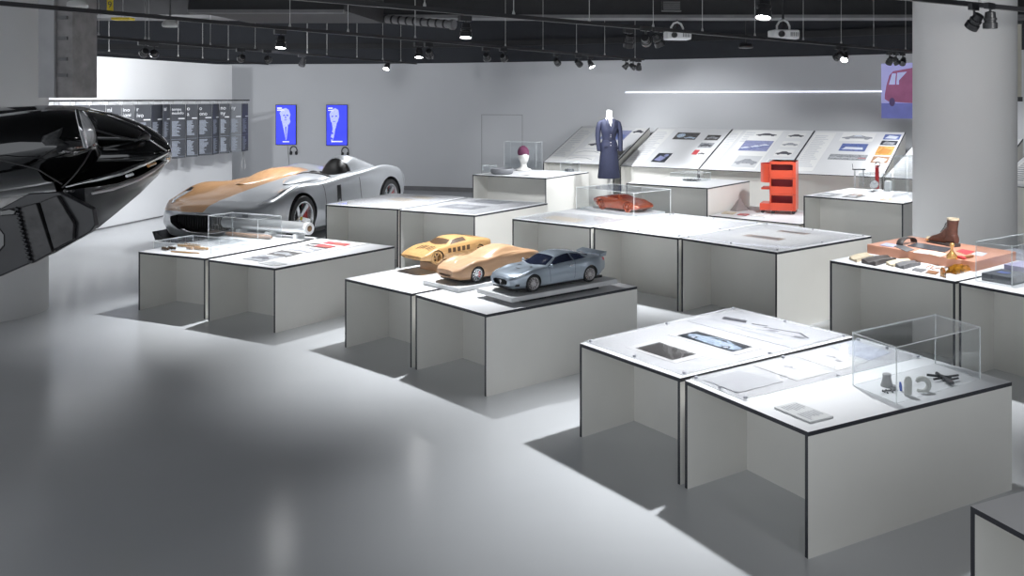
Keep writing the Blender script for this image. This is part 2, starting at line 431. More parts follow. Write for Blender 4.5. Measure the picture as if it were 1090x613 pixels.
# pipe at the far right behind the column
p = atY(1082, 108, 12.0); p2 = atY(1082, 22, 12.0)
s = thing('wall_conduit', 'beige vertical conduit beside the right column with dark end caps', 'conduit', (p.x, 12, p.z))
b = MB(); b.box((p.x - .04, 11.95, p.z), (p.x + .045, 12.05, p2.z), 'cable_beige'); b.build('conduit_body', s)
b = MB(); b.box((p.x - .05, 11.94, p.z), (p.x + .055, 12.06, p.z + .06), 'dark_plastic'); b.box((p.x - .05, 11.94, p2.z - .05), (p.x + .055, 12.06, p2.z), 'dark_plastic'); b.build('end_caps', s)
b = MB(); b.box((p.x - .012, 11.99, p2.z), (p.x + .012, 12.01, 4.3), 'cable_beige'); b.build('feed_pipe', s)
# ------------------------------------------------------------------ lighting tracks, lamps
ZT = 2.70
WX_A = [308.6, 370.4, 442, 538, 578, 613.6, 643.7, 676]
WX_B = [452, 546.7, 627.3, 695.3, 747.6, 803.5, 855, 895.4, 930, 964]
WX_C = [105, 154.5, 158.5, 224, 271.6, 327, 348, 380, 407.4, 426.7]
WX_D = [80.6, 116, 189.7, 215.7, 243]
def track(label, pa, pb, wires):
    a, c = at(pa[0], pa[1], ZT), at(pb[0], pb[1], ZT)
    t = thing('lighting_track', label, 'track', a, 0, 'suspended lighting tracks')
    d = (c - a).normalized(); n = Vector((-d.y, d.x, 0)) * .018
    b = MB(); b.extrude([a - n, c - n, c + n, a + n], (0, 0, .035), 'track_black'); b.build('rail', t)
    for x in wires:
        p = a + d * along(a, d, x)
        w = MB(); w.tube([p + Vector((0, 0, .03)), Vector((p.x, p.y, 4.3))], .0035, 'wire_grey', 5)
        w.lathe([(.014, .03), (.012, .05), (.004, .075)], 'wire_grey', Matrix.Translation(p), 8); w.build('suspension_wire', t)
    return a, d
track('black lighting track crossing the left half of the picture toward the back wall', (-60, .7), (685, 64.4), WX_A)
track('longest black lighting track slanting from top centre to the right column', (290, -2), (974, 56), WX_B)
track('black lighting track above the left text wall, carrying two pairs of lamps', (60, 37.2), (443, 68.6), WX_C)
track('black lighting track along the top of the left white partition', (60, 53.5), (285, 69), WX_D)
track('nearest black lighting track crossing in front of the right column', (745, -20.5), (1140, 17.2), [1043, 880])
def lamp_proto():
    t = thing('track_spotlight', 'lamp', 'spotlight', (0, 0, 0), 0, 'black spotlights on the ceiling tracks')
    b = MB(); b.box((-.07, -.017, .09), (.05, .017, .135), 'lamp_black'); b.tube([(0, 0, .1), (0, 0, .02)], .01, 'lamp_black', 8); b.build('adapter', t, local=True)
    b = MB(); prof = [(.018, .075), (.036, .07), (.040, .03), (.047, .026), (.047, .012), (.041, .009), (.041, -.004), (.052, -.008), (.052, -.05), (.047, -.052), (.046, -.04)]
    b.lathe(prof, 'lamp_black', None, 20); h = b.build('lamp_head', t, local=True, smooth=40)
    b = MB(); b.lathe([(.045, -.038), (.045, -.047)], 'lens_lit', None, 20); l = b.build('lens', h, local=True)
    return t, l.data
LP, LENS_LIT = lamp_proto()
LENS_DARK = LENS_LIT.copy(); LENS_DARK.materials.clear(); LENS_DARK.materials.append(M('lens_dark'))
lamp_first = True
def aimquat(d): return Vector((0, 0, -1)).rotation_difference(d.normalized())
NL = [0]
def lamp(px, py, lit, aim, label, w=0, size=80, blend=.7, z=2.56, rad=.05, col=(.94, .97, 1)):
    global lamp_first
    p = at(px, py, z); aim = Vector(aim); d = (aim - p).normalized()
    if lamp_first: t = LP; lamp_first = False; t.location = p; t['label'] = label; t.rotation_euler = (0, 0, R(45))
    else: t = dup(LP, p, R(45), label, 'black spotlights on the ceiling tracks')
    for c in t.children:
        if c.name.startswith('lamp_head'):
            c.rotation_euler = (Matrix.Rotation(-R(45), 3, 'Z') @ aimquat(d).to_matrix()).to_euler()
            for g in c.children: g.data = LENS_LIT if lit else LENS_DARK
    if w:
        NL[0] += 1
        L = bpy.data.lights.new('spot_beam', 'SPOT'); L.energy = w; L.spot_size = R(size); L.spot_blend = blend; L.shadow_soft_size = rad; L.color = col
        o = bpy.data.objects.new('spot_beam', L); COL.objects.link(o); o.location = p + d * .075; o.rotation_euler = aimquat(d).to_euler()
K = 1.08
lamp(813, 11, True, (.55, 5.15, 0), 'large lit spotlight at the top edge above the nearest table', 540 * K, 78, 1.0)
lamp(496, 34, True, (-1.3, 7.25, 0), 'large lit spotlight at top centre above the three model cars', 540 * K, 78, 1.0)
lamp(299, 46, True, (-3.45, 8.75, 0), 'lit spotlight at upper left above the blue screen on the left', 540 * K, 78, 1.0)
lamp(669.5, 45, True, (-.2, 9.9, .6), 'lit tilted spotlight left of the white projectors', 400 * K, 95, .8)
lamp(446, 57, True, (-2.5, 11.0, .6), 'lit spotlight of a pair above the door outline', 500 * K, 85, .9)
lamp(457, 57.5, False, (-2.6, 14.5, .8), 'unlit spotlight right beside the lit one of the pair, left of centre')
lamp(892, 60, False, (.6, 14.9, .5), 'unlit spotlight at the left of the pair left of the projected van', 260 * K, 85, .7)
lamp(899, 61, True, (2.2, 10.7, .3), 'lit spotlight at the right of the pair left of the projected van', 500 * K, 60, 1.0)
lamp(629, 68.6, True, (.5, 14.5, .6), 'small lit spotlight last in the row of three left of the navy suit', 520 * K, 90, .9)
lamp(412, 71, True, (-4.6, 14.6, .4), 'small lit spotlight above the right blue screen', 380 * K, 100, .9)
lamp(1037, 24, False, (1.7, 8.2, .5), 'left spotlight in front of the right column, hanging straight down', 160 * K, 75, .7)
lamp(1054, 23, True, (2.75, 6.85, .6), 'lit tilted spotlight in front of the right column', 300 * K, 85, .9)
lamp(687.5, 43, False, (1.3, 14.2, .7), 'dark spotlight in the middle of three left of a projector', 60 * K, 50, .6)
lamp(701, 44, False, (1.2, 9.4, .69), 'dark spotlight at the right of three left of a projector', 300 * K, 95, .9)
lamp(518, 61, False, (-1.75, 15.9, .7), 'dark spotlight left of the pair right of the lit top centre lamp', 160 * K, 50, .6)
lamp(536, 61.6, False, (-.9, 17.2, 1.0), 'dark spotlight right of the pair right of the lit top centre lamp', 260 * K, 50, .6)
lamp(593, 66, False, (-.2, 16.2, 1.3), 'first dark spotlight in the row of three left of the navy suit', 190 * K, 40, .6)
lamp(616, 67.5, False, (.9, 16.6, 1.1), 'middle dark spotlight in the row of three left of the navy suit', 250 * K, 70, .6)
lamp(666, 70.5, False, (-1.7, 16.0, .6), 'left of three small dark spotlights above the navy suit', 460 * K, 75, .8)
lamp(674, 71, False, (2.5, 15.6, .9), 'middle of three small dark spotlights above the navy suit', 190 * K, 58, .8)
lamp(680, 71.5, False, (.3, 17.2, 1.1), 'right of three small dark spotlights above the navy suit')
lamp(947, 65, False, (3.7, 14.9, 1.0), 'left of three dark spotlights above the projected van', 150 * K, 80, .6)
lamp(954, 65.3, False, (5.0, 14.0, 1.1), 'middle of three dark spotlights above the projected van', 150 * K, 100, .6)
lamp(961, 65.6, False, (3.3, 12.3, .7), 'right of three dark spotlights above the projected van', 560 * K, 80, .8)
lamp(257, 62, False, (-7.6, 15.8, 1.6), 'dark spotlight above the end of the white partition', 170 * K, 80, .7)
lamp(285, 63, False, (-6.2, 20, 1.4), 'dark spotlight above the left blue screen, left of the lit lamp', 200 * K, 70, .5)
lamp(322, 67, False, (-5.3, 13.4, .6), 'dark spotlight between the two blue screens', 330 * K, 90, .9)
lamp(153.5, 56, False, (-7.9, 13.6, 1.7), 'left spotlight of the pair above the dark text panels', 330 * K, 90, .7)
lamp(164, 57, False, (-7.8, 16.5, 1.5), 'right spotlight of the pair above the dark text panels', 330 * K, 80, .7)
# fill spots without lamp bodies, added outside the frame for column and corner table
for loc, aim, w_, sz in (((3.2, 5.2, 2.6), (3.65, 9.2, 1.6), 180, 70), ((1.9, 2.2, 2.6), (1.7, 2.9, .5), 30, 80)):
    L = bpy.data.lights.new('spot_beam', 'SPOT'); L.energy = w_; L.spot_size = R(sz); L.spot_blend = .9; L.shadow_soft_size = .12
    o = bpy.data.objects.new('spot_beam', L); COL.objects.link(o); o.location = loc; o.rotation_euler = aimquat(Vector(aim) - Vector(loc)).to_euler()
# ceiling fittings
def projector(px, py, y, label):
    p = atY(px, py, y); t = thing('projector', label, 'projector', p, R(12), 'white ceiling projectors')
    b = MB(); b.box((-.19, -.14, -.065), (.19, .14, .065), 'projector_white'); b.build('case', t, local=True, bevel=.02)
    b = MB()
    for i in range(5): b.box((.05 + i * .025, -.146, -.03), (.062 + i * .025, -.139, .03), 'beam_grey')
    b.build('vent_slots', t, local=True)
    b = MB(); b.lathe([(.045, 0), (.045, .03), (.034, .03), (.03, .01)], 'dark_plastic', Matrix.Translation((-.09, -.14, 0)) @ Matrix.Rotation(R(90), 4, 'X'), 20); b.build('lens', t, local=True, smooth=40)
    b = MB(); b.tube([(-.1, 0, .06), (-.1, 0, .13), (-.06, 0, .19), (.0, 0, .21), (.06, 0, .18), (.09, 0, .12), (.09, 0, .06)], .016, 'projector_white', 8); b.build('cable_loop', t, local=True, smooth=50)
    b = MB(); b.tube([(0, .02, .06), (0, .02, 4.3 - p.z)], .016, 'beam_dark', 8); b.build('ceiling_pole', t, local=True)
projector(721, 38, 14.2, 'white projector hanging beside the three spotlights, left of the other projector')
projector(834, 37, 13.0, 'white projector nearer the right column with looped white cable on top')
p = atY(794, 50, 15.0)
b = MB(); b.lathe([(.02, .06), (.10, .05), (.125, 0), (.11, -.02), (.02, -.03)], 'dark_plastic', Matrix.Translation(p), 24); o = b.build('ceiling_speaker', smooth=40)
tag(o, 'black round ceiling speaker between the two projectors', 'speaker')
w = MB(); w.tube([p + Vector((0, 0, .05)), Vector((p.x, p.y, 4.3))], .012, 'dark_plastic', 6); w.build('drop_rod', o)
for px, py, y, lab in ((82, 7, 8.0, 'pale oval ceiling lamp at the top left corner'), (181, 27.5, 10.5, 'pale oval ceiling lamp above the dark text panels')):
    p = atY(px, py, y); b = MB(); b.lathe([(.06, .06), (.085, .03), (.088, 0), (.075, -.015)], 'lamp_housing', Matrix.Translation(p), 24); o = b.build('ceiling_lamp', smooth=40)
    tag(o, lab, 'lamp'); w = MB(); w.tube([p + Vector((0, 0, .05)), Vector((p.x, p.y, 4.3))], .01, 'dark_plastic', 6); w.build('drop_rod', o)
p = atY(117, 5, 8.6)
s = thing('bay_number_sign', 'small yellow sign reading 9 hanging below the dark duct', 'sign', p)
b = MB(); b.box((p.x - .028, p.y, p.z - .06), (p.x + .028, p.y + .006, p.z + .06), 'sign_yellow'); b.build('plate', s)
text_mesh('9', .085, Matrix.Translation((p.x, p.y - .002, p.z - .028)) @ Matrix.Rotation(R(90), 4, 'X'), 'ink', 'numeral', s, 'CENTER')
b = MB(); b.tube([p + Vector((0, .003, .06)), Vector((p.x, p.y + .003, 4.3))], .004, 'wire_grey', 5); b.build('hanger', s)
p = atY(128, 19.7, 9.0); b = MB(); b.box((p.x - .09, p.y, p.z - .012), (p.x + .09, p.y + .1, p.z + .012), 'sign_yellow'); o = b.build('yellow_marker'); tag(o, 'thin yellow marker strip under the dark duct at top left', 'marker')
w = MB(); w.tube([Vector((p.x, p.y + .05, p.z + .01)), Vector((p.x, p.y + .05, 4.3))], .004, 'wire_grey', 5); w.build('hanger', o)
p = atY(715, 6, 13.0); b = MB(); b.box((p.x - .14, p.y, p.z - .07), (p.x + .14, p.y + .2, p.z + .07), 'beam_dark'); o = b.build('ceiling_vent'); tag(o, 'dark square vent box at the top edge above the left projector', 'vent')
w = MB()
for i in range(5): w.box((p.x - .12, p.y - .006, p.z - .055 + i * .025), (p.x + .12, p.y + .001, p.z - .043 + i * .025), 'beam_grey')
w.build('louvre', o); w = MB(); w.tube([Vector((p.x, p.y + .1, p.z + .05)), Vector((p.x, p.y + .1, 4.3))], .02, 'beam_dark', 6); w.build('drop_rod', o)
# light line and projected picture on the back wall
b = MB(); wall_bar(b, 666, 939, 2.115, 2.135, 'line_light', off=.004, th=.01, n=40); tag(b.build('light_line'), 'thin white line of light running along the grey back wall', 'light line')
b = MB(); wall_bar(b, 938.5, 1020, 1.66, 2.605, 'proj_lilac', off=.006, th=.004, n=12); pj = b.build('projected_picture'); tag(pj, 'lilac projected picture of a red van on the back wall beside the column', 'projection')
b = MB(); wall_bar(b, 938.5, 1020, 1.66, 1.92, 'proj_blue', off=.011, th=.002, n=12); b.build('picture_ground', pj)
def wpt(px, z, off):
    p, d, n = wframe(px); return p + n * off + Vector((0, 0, z))
def wpoly(b, pts, m, off): b.poly([wpt(x, z, off) for x, z in pts], m)
b = MB(); van = [(942, 2.06), (944, 2.24), (947, 2.40), (951, 2.47), (975, 2.53), (1000, 2.53), (1012, 2.45), (1016, 2.2), (1016, 1.95), (1000, 1.9), (962, 1.93), (946, 1.95), (942, 1.99)]
wpoly(b, van, 'proj_red', .0145); b.build('van_body', pj)
b = MB()
for q in ([(946.5, 2.24), (950, 2.43), (954, 2.43), (953, 2.24)], [(954.5, 2.24), (955.5, 2.44), (967, 2.46), (966, 2.24)], [(968.5, 2.24), (969.5, 2.46), (990, 2.48), (990, 2.24)]): wpoly(b, q, 'proj_glass', .016)
b.build('van_windows', pj)
b = MB()
for cx_ in (950, 992): wpoly(b, [(cx_ + 3.2 * math.cos(k * .524), 1.94 + .075 * math.sin(k * .524)) for k in range(12)], 'proj_dark', .016)
b.build('van_wheels', pj)
# ------------------------------------------------------------------ dark text panels hanging on the left partition
rail0 = A0 + dW * 4.6
rl = MB(); ra = A0 + dW * 5.0 + nW * .36; rb = A1 + nW * .36 - dW * .02
rl.extrude([ra - nW * .012, rb - nW * .012, rb + nW * .012, ra + nW * .012], (0, 0, .025), 'track_black')
rl.v = [p + Vector((0, 0, 1.955)) for p in rl.v]
pr_ = rl.build('hanging_rail'); tag(pr_, 'black rail carrying the dark text panels along the white partition', 'rail')
b = MB()
for i in range(14):
    q = ra.lerp(rb, (i + .5) / 14); b.tube([q + Vector((0, 0, 1.967)), q - nW * .36 + Vector((0, 0, 1.967))], .006, 'track_black', 6)
b.build('wall_bracket', pr_)
BX = [50, 60.5, 78.4, 95.9, 113.3, 129.9, 144.3, 161.8, 174, 182, 198.2, 211.3, 226.5, 234, 245.3, 257.8, 265]
TITLE = {3: '', 4: 'ni', 5: 'ino\nioni', 6: 'r\nivo', 8: 'ind', 9: 'tempo\nmodello', 10: 'o\na', 11: 'o\nono', 13: 'no\nny', 14: 'ny'}
PLAB = ['dark text board mostly hidden above the black car, by the left column', 'dark text board behind the top of the black car, second past the left column', 'dark text board above the lamp of the black car', 'dark text board without title above the black car bonnet', 'dark text board titled ni above the black car bonnet',
        'dark text board titled ino ioni above the black car nose', 'lighter text board titled r ivo above the black car nose', 'dark untitled text board just before the tip of the black car', 'narrow dark text board titled ind', 'wide text board titled tempo modello', 'text board titled o a, right of the tempo modello one', 'text board titled o ono', 'narrow untitled text board right of the o ono one', 'text board titled no ny', 'pale grey text board titled ny at the end of the partition', 'narrow darkest text board, last one past the end of the partition']
for i in range(len(BX) - 1):
    def onp(px, off):
        q = A0 + nW * off; t = along(q, dW, px); return q + dW * t
    wide = (BX[i + 1] - BX[i]) > (9.5 if i > 7 else 13)
    offa, offb = (.30, .41) if wide else (.41, .33)
    a, c = onp(BX[i], offa), onp(BX[i + 1] - .9, offb); d = (c - a); ln = d.length; d.normalize(); n = Vector((d.y, -d.x, 0))
    if n.dot(Vector((0, 0, 0)) - a) < 0: n = -n
    mm = 'panel_shade_tone' if not wide else 'panel_lit_tone'  # zigzag shading put into the colour: each board's tone follows its angle
    if i == 14: mm = 'panel_light'
    t = thing('text_board', PLAB[i], 'panel', (a.x, a.y, 1.0), 0, 'dark text panels on the left wall')
    zb = 1.0; ztop = 1.905
    b = MB(); b.extrude([a + Vector((0, 0, zb)), c + Vector((0, 0, zb)), c - n * .012 + Vector((0, 0, zb)), a - n * .012 + Vector((0, 0, zb))], (0, 0, ztop - zb), mm); b.build('board', t)
    b = MB()
    for s_ in (.15, .85):
        q = a.lerp(c, s_) - n * .006; b.tube([q + Vector((0, 0, ztop)), Vector((q.x, q.y, 1.967))], .003, 'wire_grey', 5)
        dn = .36 - (q - A0).dot(nW); dn -= math.copysign(.0125, dn)
        b.tube([Vector((q.x, q.y, 1.967)), q + nW * dn + Vector((0, 0, 1.967))], .004, 'track_black', 5)
    b.build('hook', t)
    b = MB()
    def bar(u0, u1, z0, z1, m): b.poly([a + d * (ln * u0) + n * .003 + Vector((0, 0, z0)), a + d * (ln * u1) + n * .003 + Vector((0, 0, z0)), a + d * (ln * u1) + n * .003 + Vector((0, 0, z1)), a + d * (ln * u0) + n * .003 + Vector((0, 0, z1))], m)
    rnd = random.Random(i)
    for z0 in (1.62, 1.285):
        for k in range(13):
            bar(.06, rnd.uniform(.38, .72), z0 - .014 - k * .0195, z0 - k * .0195, 'panel_text')
    bar(.5, .95, 1.655, 1.672, 'panel_title'); bar(0, 1, 1.315, 1.32, 'panel_text'); bar(0, 1, 1.03, 1.034, 'panel_text')
    b.build('text_block', t)
    if TITLE.get(i):
        ang = math.atan2(d.y, d.x); mx = Matrix.Translation(a + d * (ln * .05) + n * .004 + Vector((0, 0, 1.80))) @ Matrix.Rotation(ang, 4, 'Z') @ Matrix.Rotation(R(90), 4, 'X')
        text_mesh(TITLE[i], min(.095, ln * .9 / (.5 * max(len(w_) for w_ in TITLE[i].split('\n')) + .05)), mx, 'panel_title', 'title', t)
# last panel labels by place
# headphone cable below the last panel, two screens with headphones
def cable(name, label, pts, r=.006, m='dark_plastic', cat='cable'):
    b = MB(); b.tube(pts, r, m, 6); return tag(b.build(name, smooth=60), label, cat)
q = A1 + nW * .22 + Vector((0, 0, 0))
qq = onp(259, .2)
cable('cable_loop', 'thin grey cable loop hanging under the last dark text panel', [qq + Vector((0, 0, z)) + dW * dx for z, dx in ((1.0, 0), (.9, .01), (.78, .05), (.66, .07), (.62, .0), (.66, -.06), (.78, -.04), (.96, -.01))], .006, 'wire_grey')
def screen(px0, px1, ytop, ybot, label, who, seed):
    p, d, n = wframe((px0 + px1) / 2); y = p.y - .06
    zt, zb = 2 - (ytop - CY) / F * y, 2 - (ybot - CY) / F * y; w = (px1 - px0) / F * y
    t = thing('wall_screen', label, 'screen', (p.x, p.y, zb), 0, 'blue screens on the back wall')
    ux = Vector((1, 0, 0)); O = Vector(((px0 - CX) / F * y, y, zb))
    b = MB(); b.box((O.x - .015, y, zb - .015), (O.x + w + .015, p.y + .02, zt + .015), 'dark_plastic'); b.build('case', t)
    b = MB(); b.box((O.x, y - .004, zb), (O.x + w, y + .001, zt), 'screen_blue'); b.build('display', t)
    h = zt - zb
    def P(u, v, k=.006): return (O.x + u * w, y - k, zt - v * h)
    b = MB(); b.poly([P(u, v) for u, v in who['head']], 'screen_pale'); b.poly([P(u, v, .0055) for u, v in who['bust']], 'screen_pale'); b.build('portrait', t)
    b = MB()
    for u0, u1, v0, v1 in who['bars']: b.poly([P(u0, v0, .008), P(u1, v0, .008), P(u1, v1, .008), P(u0, v1, .008)], 'screen_white')
    b.build('caption', t)
    b = MB()
    for poly_ in who['shade']: b.poly([P(u, v, .007) for u, v in poly_], 'screen_blue')
    b.build('portrait_shade', t)
    return y
def oval(cu, cv, ru, rv, n=16, a0=0): return [(cu + ru * math.cos(2 * math.pi * k / n), cv + rv * math.sin(2 * math.pi * k / n)) for k in range(n)]
w1 = dict(head=[(.18, .2), (.3, .1), (.5, .07), (.66, .12), (.74, .24), (.70, .33), (.74, .42), (.66, .5), (.5, .46), (.36, .46), (.26, .38), (.24, .28)], bust=[(.3, .42), (.62, .44), (.6, .6), (.54, .86), (.5, .9), (.44, .74)],
          bars=[(.06, .3, .06, .09), (.06, .4, .11, .14), (.34, .68, .925, .945)], shade=[[(.36, .25), (.46, .24), (.46, .27), (.36, .28)], [(.53, .24), (.63, .25), (.63, .28), (.53, .27)], [(.42, .37), (.56, .37), (.56, .385), (.42, .385)], [(.47, .27), (.5, .27), (.52, .34), (.46, .34)], [(.47, .55), (.53, .55), (.51, .86), (.49, .86)]])
w2 = dict(head=[(.14, .22), (.24, .12), (.42, .07), (.58, .12), (.62, .28), (.56, .4), (.46, .5), (.3, .48), (.2, .4)], bust=[(.26, .46), (.5, .48), (.42, .62), (.36, .8), (.24, .96), (.2, .8), (.3, .6)],
          bars=[(.08, .3, .06, .09), (.08, .34, .12, .14), (.24, .78, .9, .925)], shade=[[(.24, .27), (.33, .26), (.33, .29), (.24, .3)], [(.42, .26), (.52, .26), (.52, .29), (.42, .29)], [(.31, .4), (.44, .4), (.44, .415), (.31, .415)], [(.24, .66), (.34, .7), (.3, .74), (.22, .7)], [(.22, .8), (.32, .84), (.26, .88), (.2, .84)]])
ys = screen(294, 314.6, 112, 153.5, 'left blue wall screen with a portrait of a man in a suit', w1, 1)
screen(347.8, 369.3, 112, 154.3, 'right blue wall screen with a portrait of a man in patterned tie', w2, 2)
def headphones(px, py, label):
    p, d, n = wframe(px); y = p.y - .05; c = atY(px, py, y)
    t = thing('headphones', label, 'headphones', c, 0, 'headphones hanging under the screens')
    b = MB(); pts = [c + Vector((.075 * math.cos(a), 0, .09 * math.sin(a))) for a in [R(-25 + i * 23) for i in range(11)]]; b.tube(pts, .012, 'dark_plastic', 8); b.build('headband', t, smooth=50)
    for s_ in (-1, 1):
        b = MB(); b.lathe([(.02, -.02), (.042, -.015), (.045, .01), (.03, .025)], 'dark_plastic', Matrix.Translation(c + Vector((.06 * s_, 0, -.06))) @ Matrix.Rotation(R(90), 4, 'Y'), 14); b.build('ear_cup', t, smooth=50)
    b = MB(); b.tube([c + Vector((0, 0, .09)), c + Vector((0, .07, .09))], .008, 'dark_plastic', 6); b.build('hook', t)
headphones(312.5, 160, 'black headphones hanging under the left blue screen')
headphones(367.3, 161, 'black headphones hanging under the right blue screen')
yy = ys
cable('headphone_cable', 'thin cable hanging under the left blue screen beside the headphones', [atY(306, 155, yy), atY(306.5, 162, yy), atY(307.5, 172, yy), atY(308, 182, yy)], .007, 'wire_grey')
# ------------------------------------------------------------------ display tables (fan-shaped modules)
H1, H2, TP = .552, .689, .020
PLAN = {}
def plan(x, y, thdeg, W, D, dl=2.87, dr=None):
    dr = dl if dr is None else dr
    th = R(thdeg); u = Vector((math.cos(th), -math.sin(th))); w = Vector((math.sin(th), math.cos(th))); k = math.tan(R(dl)); kr = math.tan(R(dr)); o = Vector((x, y))
    return o, o + u * W, o + u * W + w * D + u * (kr * D), o + w * D - u * (k * D)
def table(name, label, pts, H, recess=.42, group='open-fronted white display tables with black edges'):
    fl, fr, br, bl = [Vector(p) for p in pts]
    PLAN[name] = (fl, fr, br, bl)
    c = (fl + fr + br + bl) / 4; t = thing('display_table', label, 'table', (c.x, c.y, 0), 0, group)
    b = MB(); b.prism([fl, fr, br, bl], H - TP, H, 'laminate_top', 'edge_black', 'laminate'); b.build('table_top', t)
    u = (fr - fl).normalized()
    def inset(a, c2, s): # wall panel from a to c2, thickness towards s
        d = (c2 - a).normalized(); n = Vector((-d.y, d.x)) * TP
        if n.dot(s) < 0: n = -n
        q = [a, c2, c2 + n, a + n]
        if (q[1] - q[0]).cross(q[2] - q[0]) < 0: q = [q[0], q[3], q[2], q[1]]; sides = ['edge_black', 'laminate', 'edge_black', 'laminate']
        else: sides = ['laminate', 'edge_black', 'laminate', 'edge_black']
        return q, sides
    for a, c2, s in ((fl, bl, u), (fr, br, -u)):
        q, sd = inset(a, c2, s); b = MB(); b.prism(q, 0, H - TP, 'edge_black', sd); b.build('side_panel', t)
    a = fl + (bl - fl).normalized() * recess + u * TP; c2 = fr + (br - fr).normalized() * recess - u * TP
    n = Vector((-(c2 - a).y, (c2 - a).x)).normalized() * TP
    b = MB(); b.prism([a, c2, c2 + n, a + n], 0, H - TP, 'laminate'); b.build('back_panel', t)
    return t
W1, D1, W2, D2 = .874, 1.377, 1.103, 1.392
table('A1', 'left half of the nearest table pair, under a sheet with a blue car photo', plan(-.238, 5.416, 51.02, W1, D1, 2.87, 2.5), H1)
table('A2', 'right half of the nearest table pair, carrying a clear case near its right edge', plan(.334, 4.702, 56.46, W1, D1, 2.5, 2.87), H1)
table('B1', 'left table of the model car pair, under the yellow wooden model', plan(-2.212, 7.36, 40.27, W1, D1, 2.87, 2.4), H1)
table('B2', 'right table of the model car pair, under the blue-grey model', plan(-1.51, 6.758, 45.39, W1, D1, 2.4, 2.87), H1)
table('C1', 'low table farthest left, with small brown wooden pieces on it', plan(-4.554, 8.656, 24.39, W1, D1, 2.87, 2.2), H1)
table('C2', 'low table in front of the silver car, with a strip of grey and red prints', plan(-3.704, 8.232, 29.10, W1, D1, 2.2, 2.87), H1)
table('D1', 'taller table right of the silver car, left one of its pair', plan(-3.64, 11.316, 24.03, W2, D2, 2.87, 1.9), H2)
table('D2', 'taller table with two dark prints, left of the copper model car table', plan(-2.598, 10.788, 28.18, W2, D2, 1.9, 2.87), H2)
table('E1', 'leftmost table of the middle row of three, under the copper model car', plan(-1.174, 9.98, 36.9, W2 - .005, D2, 2.87, 2.2), H2)
table('E2', 'middle table of the middle row of three, beside the copper model car', plan(-.268, 9.334, 41.62, W2 - .005, D2, 2.2, 2.2), H2)
table('E3', 'rightmost table of the middle row of three, with two thin dark red prints', plan(.578, 8.6, 46.34, W2, D2, 2.2, 2.87), H2)
table('F1', 'table carrying the salmon slab with the brown boot', plan(1.7, 7.411, 50.2, W2, D2, 2.87, 2.4), H2)
table('F2', 'table at the right edge carrying a clear case with dark boxes', plan(2.42, 6.535, 55.4, W2, D2, 2.4, 2.87), H2)
table('G', 'table cut off at the bottom right corner of the picture', plan(1.246, 3.253, 66.0, W1, D1), H1)
table('H', 'far table carrying the mannequin head with a plum hat', plan(-2.542, 15.771, 27.98, 1.505, 1.402, 0), H2)
table('I', 'far table left of the red trolley, with a low clear case', plan(.096, 14.204, 33.79, 1.433, 1.40, 0), H2)
table('J', 'far table right of the red trolley, carrying the red strapped watch', plan(2.479, 12.358, 40.52, 1.4, D2, 0), H2)
# low plinth wedged between two tables
kp = [Vector(p) for p in ((1.305, 13.385), (2.455, 12.45), (3.35, 13.5), (2.09, 14.57))]
t = thing('low_plinth', 'low white plinth under the red trolley between two tables', 'plinth', (2.3, 13.5, 0))
b = MB(); b.prism(kp, .276, .29, 'laminate_top', 'edge_black'); b.build('plinth_top', t)
b = MB(); ci = sum(kp, Vector((0, 0))) / 4; b.prism([ci + (p - ci) * .97 for p in kp], 0, .276, 'laminate'); b.build('plinth_body', t)
HK = .29
# ------------------------------------------------------------------ slanted desks along the back wall
HD = .80
def desk(label, a, c, depth, zt, wdir=None):
    a, c = Vector(a), Vector(c); u = (c - a).normalized(); w = Vector(wdir) if wdir else Vector((-u.y, u.x)); w.normalize()
    bl, br = a + w * depth, c + w * depth
    t = thing('slanted_desk', label, 'desk', ((a + br).x / 2, (a + br).y / 2, 0), 0, 'slanted display desks along the back wall')
    nrm = Vector((-w.x * (zt - HD), -w.y * (zt - HD), depth)).normalized() * .014
    top = [Vector((a.x, a.y, HD)), Vector((c.x, c.y, HD)), Vector((br.x, br.y, zt)), Vector((bl.x, bl.y, zt))]
    b = MB(); vs = [p - nrm for p in top] + top
    b.add(vs, [(3, 2, 1, 0), (4, 5, 6, 7), (0, 1, 5, 4), (1, 2, 6, 5), (2, 3, 7, 6), (3, 0, 4, 7)], ['laminate', 'laminate_top', 'edge_black', 'edge_black', 'edge_black', 'edge_black']); b.build('slanted_top', t)
    for p, q, s in ((a, bl, u), (c, br, -u)):
        n = s * TP; b = MB(); b.extrude([Vector((p.x, p.y, 0)), Vector((q.x, q.y, 0)), Vector((q.x, q.y, zt - .02)), Vector((p.x, p.y, HD - .02))], (n.x, n.y, 0), 'laminate')
        b.box((0, 0, 0), (0, 0, 0), 'edge_black') if False else None
        b.build('side_panel', t)
    for p, q2, s in ((a, bl, u), (c, br, -u)):
        n2 = s.to_3d() * .011; up = nrm * .12
        b = MB(); b.extrude([Vector((p.x, p.y, HD)), Vector((q2.x, q2.y, zt)), Vector((q2.x, q2.y, zt)) + n2, Vector((p.x, p.y, HD)) + n2], up, 'edge_black'); b.build('edge_strip', t)
    for p, s in ((a, u), (c, -u)):
        b = MB(); q = [p - w * .003, p - w * .003 + s * TP, p + s * TP + w * .004, p + w * .004]
        if (q[1] - q[0]).cross(q[2] - q[0]) < 0: q.reverse()
        b.prism(q, 0, HD - .02, 'edge_black'); b.build('edge_strip', t)
    p, q = a + w * .14 + u * TP, c + w * .14 - u * TP; n = w * TP
    b = MB(); b.prism([p, q, q + n, p + n], 0, HD - .015, 'laminate'); b.build('front_panel', t)
    o = Vector((a.x, a.y, HD)); U = Vector((c.x - a.x, c.y - a.y, 0)); V = Vector((w.x * depth, w.y * depth, zt - HD)); N = U.cross(V).normalized()
    return t, (o, U, V, N)
